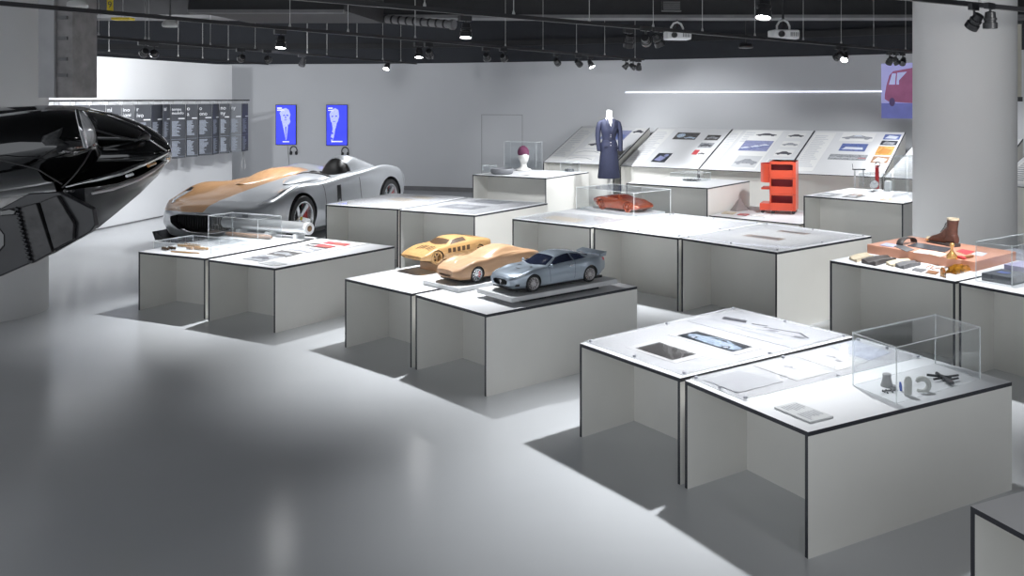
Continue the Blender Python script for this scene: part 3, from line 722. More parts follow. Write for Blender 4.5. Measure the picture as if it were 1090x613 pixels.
P0, P3 = Vector((0, 16.36)), Vector((4.02, 13.97)); s3 = (P3 - P0) / 3; ud = s3.normalized(); wd = Vector((-ud.y, ud.x))
g = ud * .004
D0 = desk('slanted desk behind the navy suit, leftmost of the row along the wall', at(578.3, 172.4, HD).xy, at(653.5, 175.6, HD).xy, 1.36, 1.438)
DA = desk('slanted desk right of the navy suit, showing a small model in a case', P0 + g, P0 + s3 - g, 1.42, 1.438)
DB = desk('slanted desk behind the red trolley, with a large lilac photo', P0 + s3 + g, P0 + s3 * 2 - g, 1.42, 1.438)
DC = desk('slanted desk with a column of blue and orange photos, left of the column', P0 + s3 * 2 + g, P3 - g, 1.42, 1.438)
u5 = Vector((math.cos(R(43)), -math.sin(R(43)))); P4 = P3 + u5 * 1.62
DD = desk('slanted desk mostly hidden by the right column, left part in view', P3 + ud * .012, P4 - u5 * .004, 1.30, 1.39)
u6 = Vector((math.cos(R(56)), -math.sin(R(56)))); P5 = P4 + u6 * 1.62
DE = desk('slanted desk in view right of the right column', P4 + u6 * .012, P5, 1.30, 1.39)
def onface(fr, u, v, k): o, U, V, N = fr; return o + U * u + V * v + N * k
def face_sheet(fr, label, q, m, deco=(), grp='photo prints on the slanted desks', name='photo_print', cat='print', lift=0):
    """flat print lying on a desk top; q = (u0, v0, u1, v1) on that desk"""
    u0, v0, u1, v1 = q; b = MB()
    b.extrude([onface(fr, u0, v0, .001 + lift), onface(fr, u1, v0, .001 + lift), onface(fr, u1, v1, .001 + lift), onface(fr, u0, v1, .001 + lift)], fr[3] * .003, m); s = b.build(name); tag(s, label, cat, grp)
    for di, (nm, mm, polys) in enumerate(deco):
        b = MB()
        for pl in polys: b.poly([onface(fr, u0 + (u1 - u0) * a, v0 + (v1 - v0) * c, .0046 + .0007 * di + lift) for a, c in pl], mm)
        b.build(nm, s)
    return s
CARSIL = [(.03, .32), (.05, .44), (.22, .52), (.36, .70), (.58, .72), (.74, .56), (.94, .50), (.97, .34), (.89, .31), (.87, .23), (.83, .20), (.78, .20), (.74, .23), (.72, .31), (.31, .31), (.29, .23), (.25, .20), (.20, .20), (.16, .23), (.14, .31)]
def shift(pl, du, dv, s=1): return [(du + a * s, dv + c * s) for a, c in pl]
def textlines(n, u0, u1, v0, v1, seed=0, fill=.5):
    r = random.Random(seed); out = []
    for i in range(n):
        y1 = v1 - (v1 - v0) * i / n; y0 = y1 - (v1 - v0) / n * fill; e = u0 + (u1 - u0) * r.uniform(.6, 1)
        out.append([(u0, y0), (e, y0), (e, y1), (u0, y1)])
    return out
R4 = [(.0, 0), (1, 0), (1, 1), (0, 1)]
def card(fr, label, q, m='paper', lines=8, seed=0, ink='ink_faint'):
    return face_sheet(fr, label, q, m, [('text_block', ink, textlines(lines, .08, .92, .08, .92, seed))], 'text sheets on the slanted desks', 'text_sheet', 'sheet')
F0, FA, FB, FC, FD, FE = D0[1], DA[1], DB[1], DC[1], DD[1], DE[1]
card(F0, 'pale text sheet at the left of the desk behind the suit', (.03, .06, .26, .95), 'paper', 16, 1)
face_sheet(F0, 'dark blue rectangular print beside the left shoulder of the suit', (.44, .64, .80, .90), 'photo_lilac', [('picture', 'photo_blue', [[(.05, .1), (.95, .1), (.95, .5), (.05, .9)]])])
face_sheet(F0, 'dark car photo left of the suit jacket, below the blue print', (.36, .42, .72, .62), 'paper', [('car_silhouette', 'ink', [CARSIL])])
face_sheet(F0, 'outline car drawing, upper one below the dark car photo', (.30, .22, .68, .36), 'paper', [('car_outline', 'ink_grey', [[(.04, .3), (.3, .62), (.7, .62), (.96, .3), (.96, .36), (.7, .72), (.3, .72), (.04, .36)]])])
face_sheet(F0, 'outline car drawing, lower one nearest the table edge', (.28, .06, .66, .18), 'paper', [('car_outline', 'ink_grey', [[(.04, .3), (.3, .62), (.7, .62), (.96, .3), (.96, .36), (.7, .72), (.3, .72), (.04, .36)]])])
face_sheet(F0, 'dark car photo right of the suit at the top of its desk', (.82, .8, .98, .97), 'paper', [('car_silhouette', 'ink', [CARSIL])])
face_sheet(F0, 'small dark photo beside the left skirt edge of the suit', (.80, .12, .97, .36), 'photo_dark', [('picture', 'photo_grey', [CARSIL])])
card(FA, 'pale text sheet along the left end of the desk right of the suit', (.03, .06, .26, .96), 'paper', 18, 3)
face_sheet(FA, 'wide black and white photo at the top of the desk right of the suit', (.34, .70, .64, .88), 'photo_dark', [('picture', 'photo_steel', [shift(CARSIL, .45, .0, .55), oval(.26, .55, .18, .3)])])
face_sheet(FA, 'dark blue photo low on the desk right of the suit', (.34, .12, .52, .34), 'photo_night', [('picture', 'photo_lilac', [[(.1, .2), (.6, .1), (.8, .5), (.3, .7)], oval(.7, .75, .15, .15)])])
for k, (v0, v1) in enumerate(((.70, .83), (.51, .63), (.31, .46))):
    face_sheet(FA, ('top', 'middle', 'lowest')[k] + ' of three small photos at the right of the desk right of the suit', (.76, v0, .93, v1), ('photo_dark', 'photo_grey', 'paper')[k], [('picture', ('photo_grey', 'ink', 'photo_red')[k], [shift(CARSIL, 0, 0, 1)] if k < 2 else [[(0, .1), (.4, .1), (.4, .9), (0, .9)]])] + ([('car_silhouette', 'ink', [shift(CARSIL, .42, .05, .56)])] if k == 2 else []))
card(FB, 'narrow text sheet at the left end of the desk behind the trolley', (.02, .05, .15, .96), 'paper', 20, 5)
face_sheet(FB, 'large white poster sheet in the middle of the desk behind the trolley', (.19, .03, .64, .97), 'paper', [('text_block', 'ink_faint', textlines(5, .05, .3, .66, .95, 2))], 'poster sheets on the desk behind the trolley')
face_sheet(FB, 'dark car photo at the top of the poster behind the trolley', (.34, .80, .61, .94), 'paper', [('car_silhouette', 'ink', [CARSIL])], lift=.004)
face_sheet(FB, 'large lilac photo of white cars behind the trolley', (.28, .46, .62, .71), 'photo_lilac', [('picture', 'paper_blue', [shift(CARSIL, .0, .1, .4), shift(CARSIL, .32, .25, .4), shift(CARSIL, .6, .4, .38)]), ('picture_shadow', 'photo_blue', [[(0, 0), (1, .5), (1, .58), (0, .12)]])], lift=.004)
face_sheet(FB, 'grey car photo just above the red trolley top', (.34, .08, .62, .34), 'paper_grey', [('car_silhouette', 'ink_grey', [CARSIL])], lift=.004)
for k, (v0, v1) in enumerate(((.80, .93), (.58, .72), (.36, .52))):
    face_sheet(FB, ('top', 'middle', 'lowest')[k] + ' of three small car photos at the right of the desk behind the trolley', (.73, v0, .93, v1), 'paper', [('car_silhouette', ('ink', 'ink_grey', 'ink')[k], [CARSIL])])
card(FB, 'grey text sheet below the three small car photos behind the trolley', (.70, .06, .92, .30), 'paper', 10, 6, 'ink_grey')
card(FC, 'pale text sheet at the left end of the desk with blue and orange photos', (.03, .05, .26, .95), 'paper', 18, 7)
face_sheet(FC, 'wide dark car photo at the top of the desk left of the column', (.34, .76, .70, .96), 'paper', [('car_silhouette', 'ink_grey', [CARSIL]), ('cabin', 'paper_blue', [[(.36, .55), (.42, .68), (.58, .68), (.66, .55)]])])
face_sheet(FC, 'bright blue photo with white lettering band left of the column', (.40, .53, .68, .70), 'photo_blue', [('picture', 'paper_blue', [[(.1, .2), (.9, .2), (.86, .5), (.2, .55)]])])
face_sheet(FC, 'long strip photo of grey cars and one red car', (.34, .33, .74, .45), 'photo_grey', [('picture', 'paper_grey', [shift(CARSIL, .02, .25, .3), shift(CARSIL, .3, .25, .3), shift(CARSIL, .55, .25, .25)]), ('red_car', 'photo_red', [shift(CARSIL, .76, .25, .24)])])
for k, (v0, v1, m1, m2) in enumerate(((.82, .94, 'photo_blue', 'paper_blue'), (.69, .79, 'photo_night', 'photo_grey'), (.46, .66, 'photo_orange', 'amber'), (.29, .43, 'photo_brown', 'paper'))):
    face_sheet(FC, ('blue photo topmost', 'dark photo second from the top', 'orange photo third from the top', 'brown and white photo lowest')[k] + ' in the right column of the desk', (.80, v0, .97, v1), m1, [('picture', m2, [[(.1, .2), (.8, .1), (.9, .6), (.3, .8)]])])
card(FC, 'pale text sheet below the brown photo, behind the watch', (.74, .04, .94, .24), 'paper', 8, 8)
card(FD, 'pale text sheet on the desk hidden by the right column', (.04, .06, .3, .9), 'paper', 16, 9)
card(FE, 'text sheet on the desk right of the right column', (.05, .05, .3, .5), 'paper', 9, 11, 'ink_grey')
face_sheet(FE, 'dark photo at the top of the desk right of the right column', (.02, .66, .2, .9), 'photo_dark', [('picture', 'photo_grey', [CARSIL])])
# ------------------------------------------------------------------ acrylic cases and sheets
def case(label, pts, z0, h, green=False, lid=True, group='clear acrylic cases'):
    """pts: plan corners counter-clockwise"""
    t = thing('acrylic_case', label, 'display case', (pts[0].x, pts[0].y, z0), 0, group); e = .005; ed = 'acrylic_edge_green' if green else 'acrylic_edge'
    P = [Vector((p.x, p.y)) for p in pts]; c = sum(P, Vector((0, 0))) / len(P); n = len(P)
    for i in range(n):
        a, d = P[i], P[(i + 1) % n]; dr = (d - a).normalized(); nn = Vector((-dr.y, dr.x)) * e
        if nn.dot(c - a) < 0: nn = -nn
        b = MB(); q = [a + dr * e, d - dr * e, d - dr * e + nn, a + dr * e + nn]
        if (q[1] - q[0]).cross(q[2] - q[0]) < 0: q.reverse()
        b.prism(q, z0 + .001, z0 + h - (e if lid else 0), ed, 'acrylic', 'acrylic'); b.build('side_pane', t)
        b = MB(); b.tube([Vector((a.x, a.y, z0 + .001)) + (c - a).normalized().to_3d() * e * .7, Vector((a.x, a.y, z0 + h)) + (c - a).normalized().to_3d() * e * .7], e * .6, ed, 6); b.build('corner_edge', t)
    if lid:
        if sum((P[i].cross(P[(i + 1) % n]) for i in range(n))) < 0: P.reverse()
        b = MB(); b.prism(P, z0 + h - e, z0 + h, 'acrylic', ed); b.build('lid', t)
    return t
def sheet4(q, z): return [at(px, py, z) for px, py in q]
def acrylic_sheet(label, corners, z, bolts=()):
    t = thing('acrylic_sheet', label, 'acrylic sheet', (corners[0].x, corners[0].y, z), 0, 'clear acrylic sheets over the prints')
    P = [Vector((p.x, p.y)) for p in corners]
    if sum((P[i].cross(P[(i + 1) % 4]) for i in range(4))) < 0: P.reverse()
    b = MB(); b.prism(P, z, z + .005, 'acrylic_sheet', 'acrylic_edge'); b.build('sheet', t)
    for p in bolts:
        b = MB(); b.lathe([(.010, -.004), (.010, .001), (.009, .007), (.004, .009)], 'ink_grey', Matrix.Translation((p.x, p.y, z + .004)), 12); b.build('bolt', t, smooth=40)
    return t
def inq(name, u, v):
    fl, fr, br, bl = PLAN[name]; a = fl.lerp(fr, u); c = bl.lerp(br, u); return a.lerp(c, v)
def tsheet(name, label, u0, u1, v0, v1, z, bolts=True):
    c = [inq(name, u0, v0), inq(name, u1, v0), inq(name, u1, v1), inq(name, u0, v1)]; ce = sum(c, Vector((0, 0))) / 4
    bs = []
    if bolts:
        cc = [ce + (p - ce) * .955 for p in c]; bs = cc + [(cc[1] + cc[2]) / 2, (cc[3] + cc[0]) / 2] + ([(cc[0] + cc[1]) / 2, (cc[2] + cc[3]) / 2] if u1 - u0 > .3 else [])
    return acrylic_sheet(label, c, z, bs)
def px_print(label, q, z, m, deco=(), name='photo_print', grp=None, cat='print', th=.002, mount=None):
    """flat print on a table top; q = its four corners in the survey frame (left, back, right, near)"""
    c = sheet4(q, z); b = MB(); P = [Vector((p.x, p.y)) for p in c]
    if sum((P[i].cross(P[(i + 1) % 4]) for i in range(4))) < 0: P.reverse()
    b.prism(P, z, z + th, m); s = b.build(name); tag(s, label, cat, grp)
    def uv(a, d, di=0): # a along left->near, d along left->back
        l, k, r, n = c; lo = l.lerp(n, a); hi = k.lerp(r, a); p = lo.lerp(hi, d); return Vector((p.x, p.y, z + th + .0006 + .0006 * di))
    for di, (nm, mm, polys) in enumerate(deco):
        b = MB()
        for pl in polys: b.poly([uv(a, d, di) for a, d in pl], mm)
        b.build(nm, s)
    return s
Z1, Z2 = H1 + .0008, H2 + .0008
def caption(label, q, z, seed, th=.008):
    return px_print(label, q, z, 'card_grey', [('text_block', 'ink_grey', textlines(7, .08, .46, .1, .9, seed) + textlines(7, .54, .94, .1, .9, seed + 1))], 'caption_card', 'caption cards on the tables', 'caption card', th)
# nearest pair
px_print('dark grid print near the left corner of the nearest table', [(666, 370), (700, 361.5), (752, 378.5), (718.5, 387)], Z1, 'paper', [('picture', 'photo_dark', [[(.12, .12), (.88, .12), (.88, .88), (.12, .88)]])])
px_print('photo of a silver blue car on black, on the nearest table', [(711, 356.5), (739, 350), (812.5, 370.8), (783, 378)], Z1, 'paper', [('picture', 'photo_night', [[(.09, .12), (.91, .12), (.91, .88), (.09, .88)]]),
    ('car_body', 'photo_steel', [[(.13, .5), (.16, .34), (.3, .27), (.62, .2), (.84, .23), (.89, .38), (.88, .55), (.74, .64), (.6, .80), (.42, .80), (.32, .66), (.18, .62)]]),
    ('car_windows', 'photo_night', [[(.37, .66), (.45, .75), (.50, .75), (.50, .65)], [(.52, .65), (.52, .75), (.58, .75), (.66, .63)], oval(.26, .33, .045, .12), oval(.75, .29, .05, .13)]), ('car_highlight', 'paper_blue', [[(.2, .54), (.5, .52), (.84, .46), (.84, .49), (.5, .57), (.2, .58)], oval(.75, .29, .025, .07), oval(.26, .33, .022, .065)])])
px_print('large pencil drawing sheet at the back of the nearest table', [(731, 341.7), (783, 329), (897, 356.8), (846, 371.5)], Z1, 'paper_grey', [
    ('sketch_lines', 'ink', [[(.1, .55), (.3, .62), (.34, .5), (.14, .42)], [(.38, .55), (.5, .62), (.51, .58), (.39, .51)], [(.5, .5), (.78, .62), (.9, .5), (.905, .53), (.78, .66), (.5, .53)]]),
    ('pencil_lines', 'ink_grey', [[(.08, .3), (.5, .3), (.5, .315), (.08, .315)], [(.5, .36), (.92, .44), (.92, .46), (.5, .38)], [(.56, .42), (.64, .42), (.66, .52), (.58, .5)], [(.8, .4), (.88, .42), (.88, .52), (.8, .5)], [(.4, .2), (.8, .22), (.8, .235), (.4, .215)]])])
tsheet('A1', 'bolted clear sheet covering the table with the blue car photo', .015, .985, .02, .985, H1 + .006)
px_print('faint drawing sheet nearest the front of the case table', [(749, 404.8), (787, 394.6), (834, 406.2), (785, 418.6)], Z1, 'paper_grey', [('sketch_lines', 'ink_faint', textlines(6, .15, .8, .2, .8, 4, .12)), ('sheet_edge', 'ink_grey', [[(0, 0), (1, 0), (1, .012), (0, .012)]])])
px_print('faint drawing sheet second from the front of the case table', [(801, 389), (837, 379.8), (886, 396.3), (848, 405.6)], Z1, 'paper', [('sketch_lines', 'ink_grey', [[(.3, .5), (.45, .62), (.5, .52), (.42, .42)], [(.46, .5), (.6, .56), (.6, .53), (.46, .46)]]), ('sheet_edge', 'ink_grey', [[(0, 0), (1, 0), (1, .012), (0, .012)]])])
px_print('faint drawing sheet third from the front of the case table', [(848, 379.6), (880, 371), (925, 385), (892, 394.6)], Z1, 'paper', [('sketch_lines', 'ink_grey', [[(.3, .6), (.5, .66), (.5, .6), (.3, .54)], [(.55, .5), (.75, .56), (.7, .46), (.6, .44)]])])
px_print('pale lilac drawing sheet behind the clear case on the nearest tables', [(884, 369.4), (908, 362.4), (949, 375.2), (925, 383.6)], Z1, 'paper_blue', [('sketch_lines', 'ink_faint', textlines(5, .2, .8, .2, .8, 9, .3))])
tsheet('A2', 'bolted clear sheet over faint drawings on the case table', .015, .47, .02, .985, H1 + .006)
caption('grey caption card near the front corner of the nearest table', [(824.3, 434.9), (846.5, 429.2), (887, 444.6), (862.4, 450.9)], Z1, 3)
cl, cn, crr = at(907.2, 410.2, H1), at(954, 429.8, H1), at(1044, 403.4, H1)
case('large clear case at the right of the nearest table', [cl, cn, crr, crr + cl - cn], H1, .27, lid=True)
CA = (cl, cn, crr)
# low left pair
caption('pale caption card at the front corner of the left low table', [(275, 280.0), (291, 278.3), (306, 281.3), (290, 283.0)], Z1, 5, .004)
cl, cn, crr = at(163, 264.2, H1), at(224.6, 270.6, H1), at(266, 263.2, H1)
case('low flat clear case over brown wooden pieces at the far left', [cl, cn, crr, crr + cl - cn], H1, .07)
cl, cn, crr = at(221.5, 256.6, H1), at(274.5, 261.6, H1), at(299.7, 256.8, H1)
case('tall clear case in front of the silver car grille', [cl, cn, crr, crr + cl - cn], H1, .26)
px_print('pale mount sheet under the strip of grey and red prints', [(254, 275.5), (335, 254.6), (395, 259.2), (297, 278.2)], Z1, 'paper', [('dark_edge', 'ink', [[(.97, .35), (.985, .35), (.985, 1), (.97, 1)]])], 'mount_sheet')
for q, m, m2, lab in (([(258, 275.4), (279, 270.9), (303, 273.4), (278, 278.3)], 'photo_grey', 'ink', 'grey print nearest the front in the strip on the left low table'),
                  ([(283, 270.3), (300, 266.1), (323, 269.6), (305, 273.8)], 'photo_dark', 'photo_grey', 'dark print second from the front in the strip on the left low table'),
                  ([(305, 265.6), (319, 261.8), (344, 265.4), (328, 269.4)], 'photo_grey', 'paper', 'grey print in the middle of the strip on the left low table'),
                  ([(322, 261.2), (334, 258.4), (358, 262.3), (347, 265.0)], 'photo_dark', 'paper_grey', 'dark print fourth from the front in the strip on the left low table')):
    px_print(lab, q, Z1 + .0025, m, [('picture', m2, [shift(CARSIL, .05, .05, .9)])], grp='prints in the strip on the left low table')
for q, lab in (([(334, 262), (340, 260.3), (357, 262.2), (351, 264.0)], 'red print nearer the front in the strip on the left low table'), ([(343, 258.6), (350, 256.9), (374, 259.7), (367, 261.7)], 'red print at the far end of the strip on the left low table')):
    px_print(lab, q, Z1 + .006, 'photo_red', [('picture', 'photo_brown', [[(.4, .2), (.9, .2), (.9, .5), (.4, .5)]])], grp='prints in the strip on the left low table')
# turned wooden pieces under the flat case
rnd = random.Random(3)
PIECES = [(176, 266.4, 0), (183, 265.7, 0), (194, 262.9, 1), (201.5, 262.3, 1), (208, 263.3, 1), (202, 265.6, 2), (210, 265.9, 2), (216, 266.4, 1)]
for i, (px, py, k) in enumerate(PIECES):
    p = at(px, py, H1); L_ = (.10, .13, .09)[k]; a = R(-24 + rnd.uniform(-8, 8)); dx = Vector((math.cos(a), math.sin(a), 0)) * L_ / 2; z = Vector((0, 0, .017))
    b = MB(); b.tube([p - dx + z, p - dx * .8 + z, p - dx * .3 + z, p + z, p + dx * .4 + z, p + dx * .8 + z, p + dx + z], [.007, .015, .012, .016, .010, .014, .006], ('dark_wood', 'pale_wood', 'clay_wood')[k], 10)
    o = b.build('wooden_piece', smooth=50); tag(o, ('dark brown turned wooden piece', 'light turned wooden piece', 'mid brown turned wooden piece')[k] + ', %s from the left under the flat case' % ('first', 'second', 'third', 'fourth', 'fifth', 'sixth', 'seventh', 'eighth')[i], 'wooden piece', 'wooden pieces under the flat case')
p0, p1 = at(182, 268.6, H1), at(212, 270.4, H1)
b = MB(); z = Vector((0, 0, .009)); b.tube([p0 + z, p0.lerp(p1, .5) + z, p1 + z], [.006, .009, .006], 'pale_wood', 8); tag(b.build('wooden_rod', smooth=50), 'thin light wooden rod in front of the wooden pieces', 'rod')
for q, lab, m in (([(223, 265.6), (229, 263.2), (239, 264.6), (232, 267.2)], 'grey curled shaving left one beside the wooden pieces', 'card_grey'), ([(236, 264.6), (243, 262), (252, 263.6), (246, 266.2)], 'grey curled shaving right one beside the wooden pieces', 'paper_grey')):
    px_print(lab, q, Z1, m, [('ink_mark', 'ink_grey', [[(.1, .2), (.7, .3), (.9, .8), (.3, .6)]])], 'paper_scrap')
p0, p1 = at(241, 248.6, H1 + .024), at(289, 252.6, H1 + .024)
b = MB(); b.tube([p0, p0.lerp(p1, .06), p0.lerp(p1, .5), p0.lerp(p1, .94), p1], [.014, .022, .023, .023, .016], 'brown_bar', 12); br_ = b.build('wooden_bar', smooth=50); tag(br_, 'rounded brown wooden bar lying behind the tall clear case', 'bar')
# silver roll on two cradles at the back edge
E_ = at(329.5, 243.4, .662); th = R(26); du = Vector((math.cos(th), -math.sin(th), 0)); L_ = along(E_, -du, 240); S_ = E_ - du * L_; rr = .062
rl = thing('silver_roll', 'silver roll with a brown core resting across clear blocks', 'roll', (S_ + E_) / 2)
b = MB(); b.tube([S_, E_], rr, 'roll_silver', 28); b.build('roll_body', rl, smooth=40)
b = MB(); b.tube([E_ + du * .0005, E_ + du * .004], rr * .5, 'roll_core', 20); b.build('core', rl)
b = MB(); b.tube([E_ - du * .03, E_ + du * .0008], rr * 1.02, 'clear_block', 28); b.build('end_band', rl, smooth=40)
for f_, lab in ((.12, 'right'), (.45, 'middle'), (.8, 'left')):
    c = E_ - du * L_ * f_; nn = Vector((du.y, -du.x, 0)) * .06; b = MB(); e = du * .022
    zb = H1; b.extrude([Vector((c.x, c.y, zb)) - nn - e, Vector((c.x, c.y, zb)) - nn + e, Vector((c.x, c.y, zb)) + nn + e, Vector((c.x, c.y, zb)) + nn - e], (0, 0, c.z - rr - zb + .001), 'clear_block')
    tag(b.build('support_block'), lab + ' pale block under the silver roll', 'block', 'blocks under the silver roll')
# tables behind: prints and sheets
px_print('pale brown print on the taller table right of the silver car, front one', [(412, 212.2), (424, 210.3), (442, 212.6), (430, 214.6)], Z2, 'tan_faint', [('picture', 'photo_taupe', [[(.2, .3), (.8, .3), (.8, .7), (.2, .7)]])])
px_print('pale brown print on the taller table right of the silver car, back one', [(436, 209.9), (446, 208.6), (464, 210.6), (453, 212)], Z2, 'tan_faint', [('picture', 'tan_faint', [[(.2, .3), (.8, .3), (.8, .7), (.2, .7)]])])
px_print('larger dark print on the table left of the copper model', [(465, 220.2), (486, 216.9), (522, 219.6), (502, 223.1)], Z2, 'photo_grey', [('picture', 'paper_grey', [[(.3, .35), (.75, .35), (.75, .65), (.3, .65)]])])
px_print('smaller dark print behind the larger one, left of the copper model', [(497, 214.9), (514, 212.2), (547, 214.6), (531, 217.5)], Z2, 'photo_grey', [('picture', 'ink_grey', [[(.3, .35), (.75, .35), (.75, .65), (.3, .65)]])])
tsheet('D1', 'clear sheet on the taller table right of the silver car', .015, .985, .02, .97, H2 + .006, False)
tsheet('D2', 'clear sheet over two dark prints left of the copper model', .015, .985, .02, .97, H2 + .006, False)
px_print('pale brown print in front of the copper model car', [(560, 233), (590, 227.2), (640, 233.6), (612, 240)], Z2, 'paper_grey', [('picture', 'tan_faint', [[(.15, .3), (.85, .3), (.85, .75), (.15, .75)]])])
px_print('grey brown print right of the copper model case', [(669, 240.6), (690, 236.6), (727, 241.8), (706, 246.6)], Z2, 'paper_grey', [('picture', 'photo_taupe', [[(.12, .2), (.88, .2), (.88, .8), (.12, .8)]])])
px_print('dark red print nearer the front corner of the middle row', [(790, 250.9), (797.6, 249.4), (836.4, 254.1), (829, 256.1)], Z2, 'photo_brown', [('picture', 'ink', [[(.2, .2), (.9, .3), (.9, .7), (.2, .6)]])])
px_print('dark red print farther back at the right of the middle row', [(826, 246.1), (832, 245.2), (863, 248.6), (857, 249.8)], Z2, 'photo_brown', [('picture', 'ink', [[(.2, .2), (.9, .3), (.9, .7), (.2, .6)]])])
px_print('large pale drawing sheet under the two dark red prints', [(770, 251.6), (815, 243.4), (893, 252.6), (838, 261.4)], H2 + .0003, 'paper', [], 'drawing_sheet', th=.0005)
tsheet('E1', 'clear sheet in front of the copper model case', .015, .985, .02, .50, H2 + .006, False)
tsheet('E2', 'bolted clear sheet on the middle table beside the copper model', .015, .985, .02, .97, H2 + .006)
tsheet('E3', 'bolted clear sheet over the two dark red prints', .015, .985, .02, .97, H2 + .006)
# ------------------------------------------------------------------ cars
def crs(vals, t):
    """Catmull-Rom on a list (uniform), t in [0, n-1]"""
    n = len(vals); i = max(0, min(n - 2, int(math.floor(t)))); f = t - i
    p0, p1, p2, p3 = vals[max(i - 1, 0)], vals[i], vals[i + 1], vals[min(i + 2, n - 1)]
    return .5 * ((2 * p1) + (p2 - p0) * f + (2 * p0 - 5 * p1 + 4 * p2 - p3) * f * f + (3 * p1 - p0 - 3 * p2 + p3) * f ** 3)
class Car:
    """skin through cross-sections; each = (x, [(y, z) x 8]) from bottom centre over sill, flank, shoulder to the roof centre"""
    def __init__(self, st, sc):
        self.st = st; self.sc = sc
        self.sec = [[Vector((x, y, z)) for y, z in pts] for x, pts in st]
    def S(self, x, t):
        st = self.st; n = len(st)
        i = 0
        while i < n - 2 and x < st[i + 1][0]: i += 1
        f = i + max(0, min(1, (st[i][0] - x) / (st[i][0] - st[i + 1][0])))
        ring = []
        for k in range(8):
            a = [self.sec[j][k] for j in range(n)]
            v = crs(a, f); ring.append(Vector((x, v.y, v.z)))
        v = crs(ring, t); return Vector((x, max(0, v.y), v.z)) * self.sc
    def N(self, x, t):
        e = .02; a = self.S(x - e, t) - self.S(x + e, t); b = self.S(x, min(7, t + e)) - self.S(x, max(0, t - e))
        n = a.cross(b); n.normalize()
        if n.z * 1 + (n.y) < 0: n = -n
        return n
    def skin(self, mb, m, nx=64, nt=30):
        x0, x1 = self.st[0][0], self.st[-1][0]; rings = []
        for i in range(nx + 1):
            s = i / nx; s = .5 - .5 * math.cos(math.pi * s) if False else s
            x = x0 + (x1 - x0) * s; half = [self.S(x, 7 * k / nt) for k in range(nt + 1)]
            half[0].y = 0; half[-1].y = 0
            rings.append(half + [Vector((p.x, -p.y, p.z)) for p in reversed(half[1:-1])])
        mb.loft(rings, m)
    def patch(self, mb, m, q, off=.004, nu=10, nv=8, sides=(1, -1)):
        """q: four (x, t) corners; bilinear patch lifted off the skin"""
        for s in sides:
            rows = []
            for i in range(nu + 1):
                row = []
                for k in range(nv + 1):
                    u, v = i / nu, k / nv
                    x = (q[0][0] * (1 - u) + q[1][0] * u) * (1 - v) + (q[3][0] * (1 - u) + q[2][0] * u) * v
                    t = (q[0][1] * (1 - u) + q[1][1] * u) * (1 - v) + (q[3][1] * (1 - u) + q[2][1] * u) * v
                    p = self.S(x, t) + self.N(x, t) * off * self.sc; row.append(Vector((p.x, p.y * s, p.z)))
                rows.append(row)
            mb.grid(rows, m)
    def screen(self, mb, m, xc, xr, tedge, sweep=.25, off=.004, n=20, tr=None):
        """front or rear window across the centre line: from xc at the base to xr at the roof, corners swept back"""
        rows = []
        for i in range(9):
            v = i / 8; row = []
            for k in range(-n // 2, n // 2 + 1):
                s = k / (n / 2); te = tedge if tr is None else tedge + (tr - tedge) * v; t = 7 - abs(s) * (7 - te)
                xa = xc - sweep * s * s * (1 if xc > xr else -1); x = xa + (xr - xa) * v
                p = self.S(x, t) + self.N(x, t) * off * self.sc; row.append(Vector((p.x, p.y * (1 if s >= 0 else -1), p.z)))
            rows.append(row)
        mb.grid(rows, m)
def boolean(o, cutter_mb):
    c = cutter_mb.build('cutter', origin=(0, 0, 0)); c.matrix_world = Matrix.Identity(4)
    par = o.parent; o.parent = None; o.matrix_world = Matrix.Identity(4); loc = o.location.copy()
    md = o.modifiers.new('cut', 'BOOLEAN'); md.operation = 'DIFFERENCE'; md.object = c; md.solver = 'EXACT'; md.material_mode = 'TRANSFER'
    bpy.context.view_layer.update(); dg = bpy.context.evaluated_depsgraph_get()
    me = bpy.data.meshes.new_from_object(o.evaluated_get(dg)); old = o.data; o.modifiers.clear(); o.data = me; me.name = old.name
    bpy.data.meshes.remove(old); cm = c.data; WM.pop(c, None); bpy.data.objects.remove(c); bpy.data.meshes.remove(cm)
    for p in me.polygons: p.use_smooth = True
    me.set_sharp_from_angle(angle=R(38)); o.parent = par
